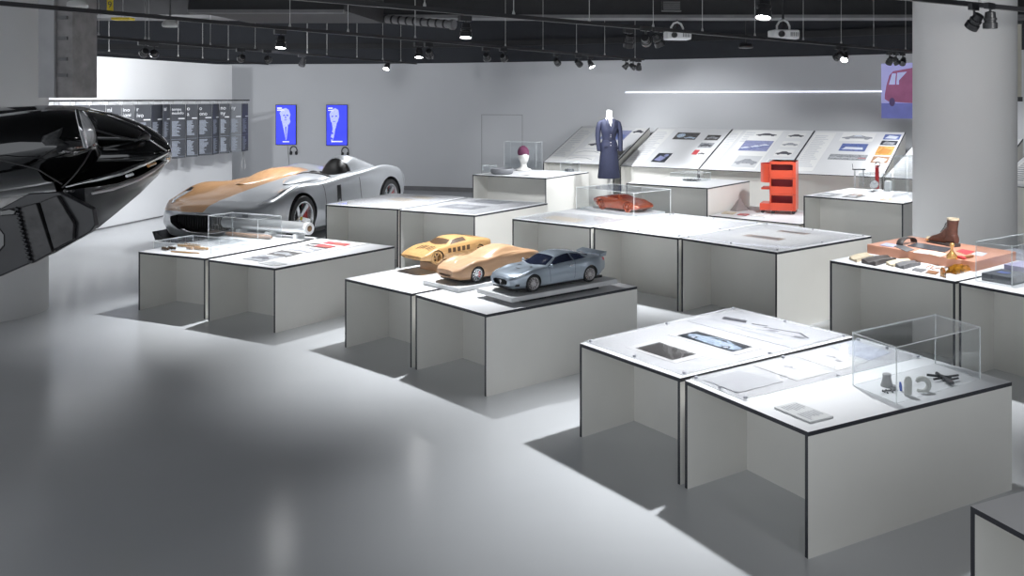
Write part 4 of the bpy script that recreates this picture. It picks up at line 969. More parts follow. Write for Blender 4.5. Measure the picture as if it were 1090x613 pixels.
def wheel_parts(t, x, y, r, sc, rim='rim_silver', tyre='tyre', style='spoke', caliper=None, cap=None, n=5, w=.24):
    """wheel as a part; rim, caliper and cap as its sub-parts. y > 0 is the car's left"""
    s = 1 if y > 0 else -1; mx = Matrix.Translation(Vector((x, y, r)) * sc) @ Matrix.Rotation(R(-90) * s, 4, 'X') @ Matrix.Scale(sc, 4)  # local +z points outwards
    b = MB(); h = w / 2; b.lathe([(r * .70, -h), (r * .93, -h), (r, -h * .7), (r, h * .7), (r * .95, h * .95), (r * .74, h), (r * .70, h * .8)], tyre, mx, 40, close=True); o = b.build('wheel', t, local=True, smooth=40)
    b = MB(); b.lathe([(r * .72, -h * .8), (r * .72, h * .85), (r * .74, h), (r * .69, h * .96), (r * .64, h * .55), (r * .63, -h * .5)], rim, mx, 40, close=True)
    b.lathe([(r * .17, -h * .2), (r * .17, h * .52), (r * .10, h * .6)], rim, mx, 20)
    b.lathe([(r * .64, -h * .45), (r * .64, -h * .35)], 'arch_black' if style != 'wood' else 'dark_wood', mx, 32)
    for k in range(n):
        a = 2 * math.pi * k / n + .3; ca, sa = math.cos(a), math.sin(a)
        def P(rad, tan, z): return mx @ Vector((ca * rad - sa * tan, sa * rad + ca * tan, z))
        w0, w1_ = (.05, .075) if n <= 5 else (.028, .034)
        for sg in ((-1, 1) if style == 'double' else (0,)):
            oo = sg * r * .11
            q = [(r * .12, -w0 * .9 * r * 2 + oo * .4), (r * .68, -w1_ * r * 1.3 + oo), (r * .68, w1_ * r * 1.3 + oo), (r * .12, w0 * .9 * r * 2 + oo * .4)]
            zs = [h * .5, h * .82, h * .82, h * .5]
            vs = [P(a_, b_, z) for (a_, b_), z in zip(q, zs)] + [P(a_, b_, z - h * .35) for (a_, b_), z in zip(q, zs)]
            b.add(vs, [(0,1,2,3),(7,6,5,4),(0,4,5,1),(1,5,6,2),(2,6,7,3),(3,7,4,0)], rim)
    b.build('rim', o, local=True, smooth=35)
    if caliper:
        b = MB(); rows = []
        for k in range(7):
            a = R(180 - 35 + k * 12); ca, sa = math.cos(a), math.sin(a)
            rows.append([mx @ Vector((ca * rr_ * r, -sa * rr_ * r, z)) for rr_, z in ((.36, -h * .3), (.60, -h * .3), (.60, h * .36), (.36, h * .36), (.36, -h * .3))])
        b.grid(rows, caliper); b.build('caliper', o, local=True, smooth=40)
    if cap:
        b = MB(); b.lathe([(r * .085, h * .55), (r * .085, h * .66), (.001, h * .67)], cap, mx, 14); b.build('centre_cap', o, local=True)
    return o
def arch_cut(mb, x, r, sc, ys, m='arch_black', depth=.34):
    for s in (1, -1):
        mx = Matrix.Translation(Vector((x, s * (ys + .25), r)) * sc) @ Matrix.Rotation(R(90), 4, 'X') @ Matrix.Scale(sc, 4)
        mb.lathe([(r * 1.12, -.25 - .0), (r * 1.12, .25 + depth)] if s > 0 else [(r * 1.12, -.25 - depth), (r * 1.12, .25)], m, mx, 40)
def sec(zb, yb, *p): return [(0, zb), (yb, zb)] + list(p)
# --- full-size silver car
SCM = .935
fa = Vector((-4.527, 12.82, 0)); fw = Vector((-.225, -.974, 0)).normalized(); lf = Vector((-fw.y, fw.x, 0))
root = fa - lf * .84 * SCM - fw * 1.33 * SCM
car = thing('sports_car', 'silver open sports car with copper toned right half of its nose', 'car', root, math.atan2(fw.y, fw.x))
ST = [(2.34, sec(.28, .34, (.46, .31), (.52, .38), (.50, .46), (.38, .515), (.2, .53), (0, .535))),
      (2.22, sec(.17, .54, (.68, .25), (.75, .38), (.70, .53), (.50, .585), (.25, .60), (0, .605))),
      (1.98, sec(.13, .72, (.87, .24), (.90, .42), (.85, .64), (.60, .655), (.30, .655), (0, .66))),
      (1.33, sec(.12, .80, (.95, .26), (.985, .52), (.86, .83), (.60, .765), (.30, .745), (0, .75))),
      (.70, sec(.12, .82, (.90, .26), (.915, .50), (.84, .80), (.60, .81), (.30, .82), (0, .825))),
      (.05, sec(.12, .82, (.89, .26), (.875, .50), (.83, .80), (.64, .875), (.30, .885), (0, .885))),
      (-.55, sec(.12, .84, (.91, .26), (.89, .52), (.85, .84), (.66, .895), (.30, .895), (0, .895))),
      (-1.38, sec(.13, .84, (.97, .28), (1.0, .54), (.90, .93), (.64, .91), (.30, .86), (0, .85))),
      (-1.95, sec(.20, .78, (.93, .36), (.95, .58), (.86, .86), (.60, .85), (.30, .83), (0, .82))),
      (-2.30, sec(.34, .60, (.76, .44), (.80, .60), (.74, .76), (.52, .78), (.26, .78), (0, .78)))]
mz = Car(ST, SCM)
b = MB(); mz.skin(b, 'car_two_tone', 90, 40); body = b.build('body', car, local=True)
cut = MB(); arch_cut(cut, 1.33, .345, SCM, .98); arch_cut(cut, -1.40, .355, SCM, .98)
# grille mouth
g = [(.0, .50), (.40, .495), (.56, .46), (.53, .37), (.40, .28), (.2, .245), (0, .24)]
gp = [(y, z) for y, z in g] + [(-y, z) for y, z in reversed(g[1:-1])]
cut.extrude([Vector((2.05, y, z)) * SCM for y, z in gp], (.6 * SCM, 0, 0), 'arch_black')
# cockpit bath
rings = []
for z, k in ((.42, .62), (.6, .9), (.8, 1.0), (1.2, 1.02)):
    rings.append([Vector((-.28 + (.46 if math.cos(a) > 0 else .40) * k * math.cos(a), .38 + .30 * k * math.sin(a), z)) * SCM for a in [2 * math.pi * i / 28 for i in range(28)]])
cut.loft(rings, 'leather_black'); boolean(body, cut)
b = MB()
for i in range(27):
    y = -.52 + i * .04; b.box((2.10 * SCM, (y - .006) * SCM, .26 * SCM), (2.19 * SCM, (y + .006) * SCM, .49 * SCM), 'grille_mesh')
for z in (.32, .38, .44): b.box((2.09 * SCM, -.5 * SCM, (z - .005) * SCM), (2.14 * SCM, .5 * SCM, (z + .005) * SCM), 'grille_mesh')
b.build('grille', car, local=True)
b = MB(); ring = [mz.sc * Vector((mz.st[0][0] - .035 if abs(y) < .45 else 2.27, y, z)) for y, z in gp]
ring = [Vector((2.355 - .17 * (abs(y) / .56) ** 2.4, y, z)) * SCM for y, z in gp]; b.tube(ring + [ring[0], ring[1]], .014 * SCM, 'chrome', 8, cap=False); b.build('grille_rim', car, local=True, smooth=60)
b = MB(); b.extrude([Vector(p) * SCM for p in ((2.26, -.74, .085), (2.34, -.4, .085), (2.37, 0, .085), (2.34, .4, .085), (2.26, .74, .085), (1.7, .86, .085), (1.7, -.86, .085))], (0, 0, .022 * SCM), 'black_trim')
for s in (-1, 1): b.extrude([Vector((2.30, s * .66, .10)) * SCM, Vector((2.30, s * .82, .11)) * SCM, Vector((2.26, s * .90, .22)) * SCM, Vector((2.22, s * .88, .22)) * SCM], (-.3 * SCM, 0, 0), 'black_trim')
b.build('splitter', car, local=True)
b = MB(); b.box((-1.0 * SCM, -.90 * SCM, .09 * SCM), (1.0 * SCM, .90 * SCM, .135 * SCM), 'black_trim'); b.build('side_skirt', car, local=True)
b = MB(); mz.patch(b, 'headlamp', [(2.08, 4.42), (1.66, 4.30), (1.60, 4.52), (2.06, 4.60)], .006); b.build('headlamp', car, local=True, smooth=60)
b = MB(); mz.patch(b, 'black_trim', [(1.70, 4.31), (1.55, 4.24), (1.53, 4.42), (1.64, 4.5)], .009, 6, 4); b.build('headlamp_mask', car, local=True, smooth=60)
b = MB(); mz.patch(b, 'black_trim', [(.26, 2.55), (.12, 2.55), (.10, 3.75), (.22, 3.75)], .006, 6, 8); b.build('side_vent', car, local=True, smooth=60)
b = MB(); mz.patch(b, 'rim_silver', [(.24, 2.75), (.15, 2.75), (.15, 3.05), (.22, 3.05)], .012, 3, 3); b.build('vent_badge', car, local=True)
b = MB(); mz.patch(b, 'beam_grey', [(.62, 2.2), (.60, 2.2), (.62, 4.2), (.64, 4.2)], .002, 2, 10); mz.patch(b, 'beam_grey', [(-.52, 2.2), (-.54, 2.2), (-.50, 3.9), (-.48, 3.9)], .002, 2, 10); b.build('door_seams', car, local=True)
# headrest fairing behind the driver
rings = []
for x, wy, zt in ((-.60, .30, 1.10), (-.70, .295, 1.16), (-.9, .28, 1.15), (-1.2, .25, 1.08), (-1.6, .18, .97), (-2.0, .08, .86)):
    rings.append([Vector((x, .38 + wy * math.cos(a), .72 + (zt - .72) * max(0, math.sin(a)) ** .75 if math.sin(a) > 0 else .72)) * SCM for a in [2 * math.pi * i / 28 for i in range(28)]])
b = MB(); b.loft(rings, 'car_silver'); b.build('headrest_fairing', car, local=True, smooth=50)
rings = []
for x, wy, zt in ((-.34, .20, .86), (-.44, .235, 1.02), (-.56, .26, 1.12), (-.62, .27, 1.10)):
    rings.append([Vector((x, .38 + wy * math.cos(a), .55 + (zt - .55) * max(0, math.sin(a)) ** .6 if math.sin(a) > 0 else .55)) * SCM for a in [2 * math.pi * i / 24 for i in range(24)]])
b = MB(); b.loft(rings, 'leather_black'); b.build('seat', car, local=True, smooth=50)
b = MB()
arc = [Vector((-.595, .38 + .287 * math.cos(a), .72 + .375 * max(0, math.sin(a)) ** .75)) * SCM for a in [math.pi * i / 20 for i in range(21)]]
b.tube(arc, .012 * SCM, 'car_silver', 6); b.build('fairing_edge', car, local=True, smooth=60)
rings = []
for x, wy, zt in ((1.0, .05, .805), (.75, .17, .84), (.50, .26, .89), (.25, .31, .955), (.0, .33, .985), (-.3, .32, .985), (-.6, .26, .95), (-.85, .12, .90)):
    rings.append([Vector((x, -.38 + wy * math.cos(a), .80 + (zt - .80) * max(0, math.sin(a)) if math.sin(a) > 0 else .80)) * SCM for a in [2 * math.pi * i / 24 for i in range(24)]])
b = MB(); b.loft(rings, 'copper_wood'); b.build('tonneau_cover', car, local=True, smooth=50)
rings = []
for x, hw, zt in ((.95, .05, .815), (.70, .26, .855), (.45, .36, .90), (.26, .38, .925), (.21, .36, .88)):
    rings.append([Vector((x - .1 * math.cos(a) ** 2, .36 + hw * math.cos(a), .80 + (zt - .80) * max(0, math.sin(a)) if math.sin(a) > 0 else .80)) * SCM for a in [2 * math.pi * i / 24 for i in range(24)]])
b = MB(); b.loft(rings, 'car_silver'); b.build('cowl', car, local=True, smooth=50)
b = MB(); arc = [Vector((.20 - .1 * math.cos(a) ** 2, .36 + .36 * math.cos(a), .80 + .13 * max(0, math.sin(a)))) * SCM for a in [math.pi * (i + 1) / 20 for i in range(19)]]; b.tube(arc, .016 * SCM, 'leather_black', 6); b.build('cowl_edge', car, local=True, smooth=60)
b = MB(); b.tube([Vector((.12, .38 + .15 * math.cos(a), .80 + .15 * math.sin(a))) * SCM for a in [2 * math.pi * i / 20 for i in range(21)]], .015 * SCM, 'leather_black', 8, cap=False); b.tube([Vector((.12, .38, .8)) * SCM, Vector((.30, .38, .76)) * SCM], .03 * SCM, 'leather_black', 8); b.build('steering_wheel', car, local=True, smooth=60)
for x, y, r in ((1.33, .84, .345), (1.33, -.84, .345), (-1.40, .86, .355), (-1.40, -.86, .355)):
    wheel_parts(car, x, y, r, SCM, style='spoke', caliper='caliper_red', cap='cap_yellow')
# --- scale models
def coupe_st(kind):
    if kind == 'gt':
        return [(2.44, sec(.30, .46, (.60, .34), (.66, .44), (.64, .55), (.46, .62), (.22, .64), (0, .645))),
         (2.30, sec(.20, .62, (.76, .28), (.82, .44), (.77, .63), (.52, .70), (.26, .72), (0, .725))),
         (2.0, sec(.17, .72, (.88, .28), (.91, .48), (.87, .72), (.58, .765), (.28, .785), (0, .785))),
         (1.47, sec(.16, .76, (.92, .30), (.945, .56), (.87, .86), (.60, .85), (.30, .86), (0, .85))),
         (.90, sec(.16, .78, (.90, .30), (.91, .58), (.86, .87), (.70, .92), (.34, .955), (0, .96))),
         (.30, sec(.16, .78, (.89, .30), (.92, .60), (.86, .90), (.735, 1.03), (.52, 1.19), (0, 1.225))),
         (-.35, sec(.16, .78, (.90, .30), (.93, .62), (.87, .92), (.72, 1.12), (.52, 1.315), (0, 1.35))),
         (-1.0, sec(.16, .80, (.93, .30), (.95, .64), (.89, .95), (.70, 1.10), (.48, 1.27), (0, 1.31))),
         (-1.50, sec(.17, .80, (.95, .32), (.98, .64), (.90, .98), (.66, 1.03), (.42, 1.13), (0, 1.17))),
         (-2.05, sec(.22, .74, (.90, .36), (.92, .64), (.83, .95), (.60, 1.01), (.38, 1.04), (0, 1.045))),
         (-2.42, sec(.36, .56, (.72, .44), (.76, .64), (.70, .90), (.50, .975), (.28, .985), (0, .99)))]
    if kind == 'clay':
        return [(2.48, sec(.32, .40, (.52, .36), (.58, .44), (.56, .54), (.40, .60), (.2, .62), (0, .62))),
         (2.28, sec(.20, .62, (.78, .28), (.84, .42), (.78, .62), (.52, .67), (.26, .69), (0, .695))),
         (1.95, sec(.16, .74, (.90, .28), (.93, .50), (.87, .78), (.58, .75), (.28, .76), (0, .765))),
         (1.40, sec(.16, .76, (.95, .30), (.97, .58), (.86, .93), (.58, .86), (.28, .87), (0, .865))),
         (.85, sec(.16, .78, (.91, .30), (.90, .56), (.83, .90), (.66, .91), (.34, .95), (0, .955))),
         (.15, sec(.16, .78, (.89, .30), (.88, .58), (.86, .90), (.73, 1.05), (.50, 1.21), (0, 1.26))),
         (-.45, sec(.16, .78, (.90, .30), (.92, .62), (.90, .94), (.72, 1.12), (.50, 1.32), (0, 1.37))),
         (-1.05, sec(.16, .80, (.94, .30), (.96, .64), (.93, .98), (.70, 1.07), (.46, 1.25), (0, 1.29))),
         (-1.50, sec(.17, .80, (.97, .32), (1.0, .66), (.94, 1.0), (.68, 1.02), (.40, 1.12), (0, 1.15))),
         (-2.05, sec(.24, .74, (.90, .38), (.93, .66), (.86, .93), (.62, .97), (.38, 1.0), (0, 1.0))),
         (-2.40, sec(.40, .56, (.70, .48), (.74, .66), (.70, .85), (.50, .91), (.28, .92), (0, .92)))]
    if kind == 'wedge':
        return [(2.12, sec(.30, .55, (.72, .32), (.80, .36), (.78, .41), (.56, .43), (.28, .435), (0, .44))),
         (1.95, sec(.22, .68, (.88, .27), (.92, .40), (.86, .50), (.60, .515), (.30, .52), (0, .525))),
         (1.30, sec(.16, .76, (.96, .28), (.97, .50), (.90, .72), (.62, .67), (.32, .66), (0, .665))),
         (.75, sec(.16, .78, (.95, .30), (.95, .55), (.88, .77), (.70, .80), (.36, .80), (0, .805))),
         (.15, sec(.16, .80, (.95, .30), (.96, .56), (.88, .80), (.72, .93), (.52, 1.04), (0, 1.075))),
         (-.40, sec(.16, .80, (.96, .30), (.98, .58), (.90, .83), (.70, 1.0), (.50, 1.105), (0, 1.13))),
         (-.95, sec(.16, .82, (.98, .30), (1.0, .60), (.93, .88), (.72, .98), (.46, 1.06), (0, 1.08))),
         (-1.40, sec(.17, .82, (.99, .32), (1.01, .62), (.93, .92), (.72, .95), (.42, .97), (0, .98))),
         (-1.90, sec(.24, .78, (.95, .36), (.97, .62), (.89, .86), (.66, .90), (.38, .91), (0, .91))),
         (-2.15, sec(.34, .66, (.84, .42), (.88, .60), (.82, .80), (.60, .84), (.34, .85), (0, .85)))]
    if kind == 'low':
        return [(2.16, sec(.32, .50, (.64, .34), (.70, .38), (.68, .43), (.46, .46), (.22, .47), (0, .47))),
         (1.95, sec(.20, .68, (.82, .26), (.86, .40), (.80, .52), (.54, .55), (.26, .56), (0, .565))),
         (1.25, sec(.14, .74, (.88, .28), (.90, .50), (.80, .74), (.54, .70), (.26, .70), (0, .70))),
         (.70, sec(.14, .76, (.87, .28), (.88, .52), (.80, .76), (.62, .79), (.30, .79), (0, .795))),
         (.10, sec(.14, .76, (.86, .28), (.88, .54), (.80, .78), (.64, .91), (.44, 1.01), (0, 1.04))),
         (-.45, sec(.14, .76, (.87, .28), (.89, .56), (.83, .80), (.63, .96), (.42, 1.03), (0, 1.055))),
         (-1.20, sec(.14, .78, (.90, .30), (.92, .58), (.86, .86), (.62, .90), (.38, .93), (0, .95))),
         (-1.75, sec(.24, .70, (.86, .36), (.88, .58), (.80, .80), (.58, .83), (.34, .84), (0, .85))),
         (-2.18, sec(.40, .50, (.66, .46), (.70, .56), (.66, .68), (.46, .72), (.24, .73), (0, .73)))]
def model_car(name, label, kind, contact, fwd, sc, xw, body_m, wheel_kw, yw=.80, r=.34, cutm='arch_black', mouth=None):
    """contact: ground point under the front left wheel; fwd: heading"""
    fwd = Vector((fwd[0], fwd[1], 0)).normalized(); left = Vector((-fwd.y, fwd.x, 0))
    root = Vector(contact) - left * (yw + .1) * sc - fwd * xw[0] * sc
    t = thing(name, label, 'model car', root, math.atan2(fwd.y, fwd.x), 'scale model cars')
    c = Car(coupe_st(kind), sc); b = MB(); c.skin(b, body_m, 70, 34); o = b.build('body', t, local=True)
    if wheel_kw is not None:
        cut = MB(); arch_cut(cut, xw[0], r, sc, .95, cutm); arch_cut(cut, xw[1], r, sc, .95, cutm)
        if mouth: pp = mouth + [(-y, z) for y, z in reversed(mouth[1:-1])]; cut.extrude([Vector((2.30, y, z)) * sc for y, z in pp], (.5 * sc, 0, 0), 'black_trim' if body_m != 'clay_wood' else 'brown_bar')
        boolean(o, cut)
        for x in xw:
            for s in (1, -1): wheel_parts(t, x, s * yw, r, sc, **wheel_kw)
    else:
        for p in o.data.polygons: p.use_smooth = True
        o.data.set_sharp_from_angle(angle=R(38))
    return t, c, fwd, left
def part(t, name, fn, smooth=60):
    b = MB(); fn(b); return b.build(name, t, local=True, smooth=smooth)
# blue-grey coupe on its white board
zb = H1 + .062
c1, c2 = at(567.8, 310.8, zb), at(627.9, 300.2, zb); dd = c1 - c2; sc = dd.length / 2.94
t, c, fw, lf = model_car('model_coupe', 'blue-grey model coupe with dark windows on a white board', 'gt', c1, dd, sc, (1.47, -1.47), 'paint_blue', dict(rim='rim_grey', n=12), mouth=[(0, .545), (.3, .535), (.46, .49), (.48, .42), (.40, .335), (.2, .305), (0, .30)])
part(t, 'windscreen', lambda b: c.screen(b, 'glass_dark', .98, .22, 5.05, .26, .006, tr=5.95))
part(t, 'rear_window', lambda b: c.screen(b, 'glass_dark', -1.75, -1.02, 5.5, .12, .006, tr=6.05))
part(t, 'side_window', lambda b: (c.patch(b, 'glass_dark', [(.72, 4.35), (-.62, 4.35), (-.52, 5.75), (.16, 5.72)], .006, sides=(1,)), c.patch(b, 'glass_dark', [(-.68, 4.35), (-1.42, 4.62), (-1.18, 5.55), (-.58, 5.75)], .006, sides=(1,))))
part(t, 'side_window', lambda b: (c.patch(b, 'glass_dark', [(.72, 4.35), (-.62, 4.35), (-.52, 5.75), (.16, 5.72)], .006, sides=(-1,)), c.patch(b, 'glass_dark', [(-.68, 4.35), (-1.42, 4.62), (-1.18, 5.55), (-.58, 5.75)], .006, sides=(-1,))))
def gt_grille(b):
    pts = [(.0, .565), (.3, .55), (.47, .50), (.5, .42), (.42, .33), (.2, .30), (0, .29)]; pp = pts + [(-y, z) for y, z in reversed(pts[1:-1])]
    b.extrude([Vector((2.475 - .22 * (abs(y) / .5) ** 2 * .55, y, z)) * sc for y, z in pp], (-.06 * sc, 0, 0), 'black_trim')
def trident(b):
    o = Vector((2.43, 0, .42)) * sc; b.box(o + Vector((-.004, -.012, -.07)) * sc, o + Vector((.006, .012, .08)) * sc, 'rim_silver')
    b.box(o + Vector((-.004, -.07, -.01)) * sc, o + Vector((.006, .07, .012)) * sc, 'rim_silver')
    for y in (-.065, .065): b.box(o + Vector((-.004, y - .01, -.01)) * sc, o + Vector((.006, y + .01, .07)) * sc, 'rim_silver')
part(t, 'grille_emblem', trident, None)
part(t, 'grille_slats', lambda b: [b.box(Vector((2.30, y - .006, .33)) * sc, Vector((2.38 - .10 * (abs(y) / .5) ** 2, y + .006, .51)) * sc, 'grille_mesh') for y in [-.4 + i * .08 for i in range(11)]], None)
part(t, 'headlamp', lambda b: c.patch(b, 'headlamp_bright', [(2.27, 3.9), (1.92, 3.75), (1.80, 4.05), (2.22, 4.2)], .014, 6, 4))
part(t, 'bonnet_vents', lambda b: (c.patch(b, 'black_trim', [(1.28, 5.5), (1.18, 5.5), (1.14, 5.95), (1.24, 5.95)], .012, 4, 4), c.screen(b, 'black_trim', 1.62, 1.55, 6.45, 0, .012)))
part(t, 'air_intakes', lambda b: c.patch(b, 'black_trim', [(2.30, 2.2), (2.12, 2.2), (2.12, 2.7), (2.27, 2.7)], .006, 4, 4))
part(t, 'door_seams', lambda b: (c.patch(b, 'black_trim', [(.60, 1.9), (.585, 1.9), (.66, 4.2), (.675, 4.2)], .003, 2, 10), c.patch(b, 'black_trim', [(-.62, 1.9), (-.635, 1.9), (-.70, 4.2), (-.685, 4.2)], .003, 2, 10)))
part(t, 'door_handle', lambda b: c.patch(b, 'rim_silver', [(-.38, 3.55), (-.56, 3.58), (-.56, 3.72), (-.38, 3.70)], .02, 3, 2))
def mirrors(b):
    for s in (1, -1): b.lathe([(.02, -.05), (.07, -.03), (.075, .02), (.03, .06)], 'paint_blue', Matrix.Translation(Vector((.60, s * .97, .95)) * sc) @ Matrix.Scale(sc, 4) @ Matrix.Rotation(R(90), 4, 'Y'), 12); b.tube([Vector((.62, s * .84, .92)) * sc, Vector((.60, s * .95, .93)) * sc], .02 * sc, 'paint_blue', 6)
part(t, 'door_mirrors', mirrors)
def wing(b):
    b.extrude([Vector((-2.14, -.80, 1.03)) * sc, Vector((-2.47, -.80, 1.11)) * sc, Vector((-2.47, .80, 1.11)) * sc, Vector((-2.14, .80, 1.03)) * sc], (0, 0, .05 * sc), 'paint_blue')
    for s in (1, -1):
        b.extrude([Vector((-2.10, s * .79, .98)) * sc, Vector((-2.46, s * .79, .98)) * sc, Vector((-2.50, s * .79, 1.17)) * sc, Vector((-2.16, s * .79, 1.08)) * sc], (0, -.03 * s * sc, 0), 'paint_blue')
part(t, 'rear_wing', wing, None)
part(t, 'tail_lamp', lambda b: c.patch(b, 'photo_red', [(-2.28, 3.6), (-2.41, 3.6), (-2.41, 4.1), (-2.25, 4.1)], .006, 4, 4))
part(t, 'underbody', lambda b: b.box(Vector((-2.2, -.84, .10)) * sc, Vector((2.2, .84, .20)) * sc, 'arch_black'), None)
def board(label, fwd, left, root, sc, x0, x1, hw, z0, z1, m, foot=True):
    q = [root + fwd * x1 * sc - left * hw * sc, root + fwd * x1 * sc + left * hw * sc, root + fwd * x0 * sc + left * hw * sc, root + fwd * x0 * sc - left * hw * sc]
    P = [Vector((p.x, p.y)) for p in q]
    if sum(P[i].cross(P[(i + 1) % 4]) for i in range(4)) < 0: P.reverse()
    ce = sum(P, Vector((0, 0))) / 4; s = thing('model_board', label, 'board', (ce.x, ce.y, z0), 0, 'boards under the model cars')
    zt = z0
    if foot:
        zt = z0 + .030; b = MB(); b.prism([ce + (p - ce) * .72 for p in P], z0, zt, 'arch_black'); b.build('foot', s)
    b = MB(); b.prism(P, zt, z1, m); b.build('board_top', s)
board('white board under the blue-grey model coupe', fw, lf, t.location, sc, -2.75, 2.75, 1.22, H1, zb, 'plate_white')
MASER = t
# plain wooden model with real wheels
zb2 = H1 + .036; c1 = at(508, 300.6, zb2); fd = Vector((-.68, -.733, 0)); sc = .175
t, c, fw, lf = model_car('model_coupe', 'smooth brown solid wooden model car with silver wheels, in the middle of three', 'clay', c1, fd, sc, (1.40, -1.50), 'clay_wood', dict(rim='rim_silver', n=10, caliper='caliper_red'), mouth=[(0, .43), (.3, .425), (.44, .40), (.40, .35), (.2, .33), (0, .325)])
part(t, 'windscreen_relief', lambda b: c.screen(b, 'clay_relief', .95, .12, 5.05, .26, .012, tr=5.95))
part(t, 'side_window_relief', lambda b: c.patch(b, 'clay_relief', [(.66, 4.4), (-1.30, 4.6), (-.95, 5.7), (.10, 5.7)], .014))
part(t, 'bonnet_relief', lambda b: c.patch(b, 'clay_relief', [(2.05, 5.2), (1.0, 5.2), (1.0, 6.2), (2.05, 6.2)], .006))
part(t, 'headlamp_line', lambda b: c.patch(b, 'brown_bar', [(2.22, 4.1), (1.66, 3.95), (1.62, 4.06), (2.2, 4.2)], .004, 8, 3))
0 and part(t, 'mouth_line', lambda b: c.screen(b, 'brown_bar', 2.44, 2.40, 6.0, .3, .003) if False else b.extrude([Vector((2.45 - .25 * y * y, y, z)) * sc for y, z in ((-.5, .40), (0, .36), (.5, .40), (.5, .44), (0, .41), (-.5, .44))], (.03 * sc, 0, 0), 'brown_bar'), None)
part(t, 'underbody', lambda b: b.box(Vector((-2.1, -.84, .08)) * sc, Vector((2.1, .84, .19)) * sc, 'arch_black'), None)
board('pale grey board under the smooth brown wooden model', fw, lf, t.location, sc, -2.70, 2.72, 1.28, H1, zb2, 'plate_white', False)
# openwork wooden model on a wooden block
zb3 = H1 + .075; c1 = at(465.5, 281.2, zb3); fd = Vector((-.66, -.752, 0)); sc = .172
t, c, fw, lf = model_car('model_coupe', 'yellow wooden model car with open windows on a wooden block', 'wedge', c1, fd, sc, (1.25, -1.32), 'pale_wood', dict(rim='pale_wood', tyre='pale_wood', n=5, style='wood'), .82, .32, 'dark_wood')
part(t, 'windscreen_opening', lambda b: c.screen(b, 'dark_wood', .72, .22, 5.2, .2, .004, tr=5.9))
part(t, 'side_opening', lambda b: c.patch(b, 'dark_wood', [(.42, 4.4), (-.62, 4.5), (-.56, 5.7), (.10, 5.7)], .004))
part(t, 'bonnet_vents', lambda b: (c.patch(b, 'dark_wood', [(1.50, 5.3), (1.05, 5.3), (1.0, 5.6), (1.45, 5.6)], .005, 5, 3), c.patch(b, 'dark_wood', [(1.40, 5.9), (.95, 5.9), (.92, 6.2), (1.37, 6.2)], .005, 5, 3), c.patch(b, 'dark_wood', [(1.35, 6.4), (.95, 6.4), (.95, 6.7), (1.35, 6.7)], .005, 5, 3)))
part(t, 'side_openings', lambda b: [c.patch(b, 'dark_wood', [(x, 2.7), (x - .19, 2.7), (x - .20, 3.5), (x - .01, 3.5)], .005, 4, 4) for x in (.62, .34, .06, -.22, -.50)])
part(t, 'rear_deck_opening', lambda b: c.screen(b, 'dark_wood', -1.55, -1.0, 6.0, 0, .005))
part(t, 'nose_slot', lambda b: b.extrude([Vector((2.13 - .2 * y * y, y, z)) * sc for y, z in ((-.6, .33), (0, .33), (.6, .33), (.6, .36), (0, .36), (-.6, .36))], (.02 * sc, 0, 0), 'dark_wood'), None)
def woodblock(b):
    b.box((-1.05 * sc, -.72 * sc, -.075), (1.05 * sc, .72 * sc, -.012), 'clay_wood')
    for x in (-.8, 0, .8): b.box(((x - .12) * sc, -.6 * sc, -.012), ((x + .12) * sc, .6 * sc, .17 * sc), 'clay_wood')
part(t, 'stand_block', woodblock, None)
# copper model in its case
zb4 = H2 + .018; c1, c2 = at(667, 226.3, zb4), at(633.5, 222.6, zb4); dd = c1 - c2
sc = .172; dd = Vector((.70, -.71, 0))
fw = dd.normalized(); lf = Vector((-fw.y, fw.x, 0)); right_contact = c1
root = right_contact + lf * .92 * sc - fw * 1.25 * sc
t = thing('model_coupe', 'glossy copper red model car inside a clear case', 'model car', root, math.atan2(fw.y, fw.x), 'scale model cars')
c = Car(coupe_st('low'), sc); b = MB(); c.skin(b, 'paint_copper', 70, 34); o = b.build('body', t, local=True)
cut = MB()
for x in (1.25, -1.20): arch_cut(cut, x, .33, sc, .87, 'copper_dark', .10)
boolean(o, cut)
for x in (1.25, -1.20):
    for s in (1, -1): wheel_parts(t, x, s * .77, .32, sc, rim='paint_copper', tyre='paint_copper', n=5)
part(t, 'windscreen', lambda b: c.screen(b, 'copper_dark', .72, .14, 5.2, .2, .004, tr=5.9))
part(t, 'side_window', lambda b: c.patch(b, 'copper_dark', [(.42, 4.4), (-.75, 4.5), (-.55, 5.6), (.05, 5.65)], .004))
part(t, 'rear_louvres', lambda b: [c.screen(b, 'copper_dark', x, x + .07, 6.1, 0, .006) for x in (-1.15, -.98, -.81, -.64)])
part(t, 'headlamp', lambda b: c.patch(b, 'copper_dark', [(1.72, 4.9), (1.50, 4.9), (1.50, 5.5), (1.70, 5.5)], .005, 5, 5))
q = [root + fw * 2.6 * sc - lf * 1.35 * sc, root + fw * 2.6 * sc + lf * 1.35 * sc, root - fw * 2.6 * sc + lf * 1.35 * sc, root - fw * 2.6 * sc - lf * 1.35 * sc]
P = [Vector((p.x, p.y)) for p in q]
if sum(P[i].cross(P[(i + 1) % 4]) for i in range(4)) < 0: P.reverse()
b = MB(); b.prism(P, H2, zb4, 'plate_white'); tag(b.build('model_board'), 'white board under the copper red model car', 'board', 'boards under the model cars')
COPPER = (root, fw, lf, sc)
q = [root + fw * 2.75 * sc - lf * 1.75 * sc, root + fw * 2.75 * sc + lf * 1.75 * sc, root - fw * 2.8 * sc + lf * 1.75 * sc, root - fw * 2.8 * sc - lf * 1.75 * sc]
case('clear case covering the copper red model car', q, H2, .27)
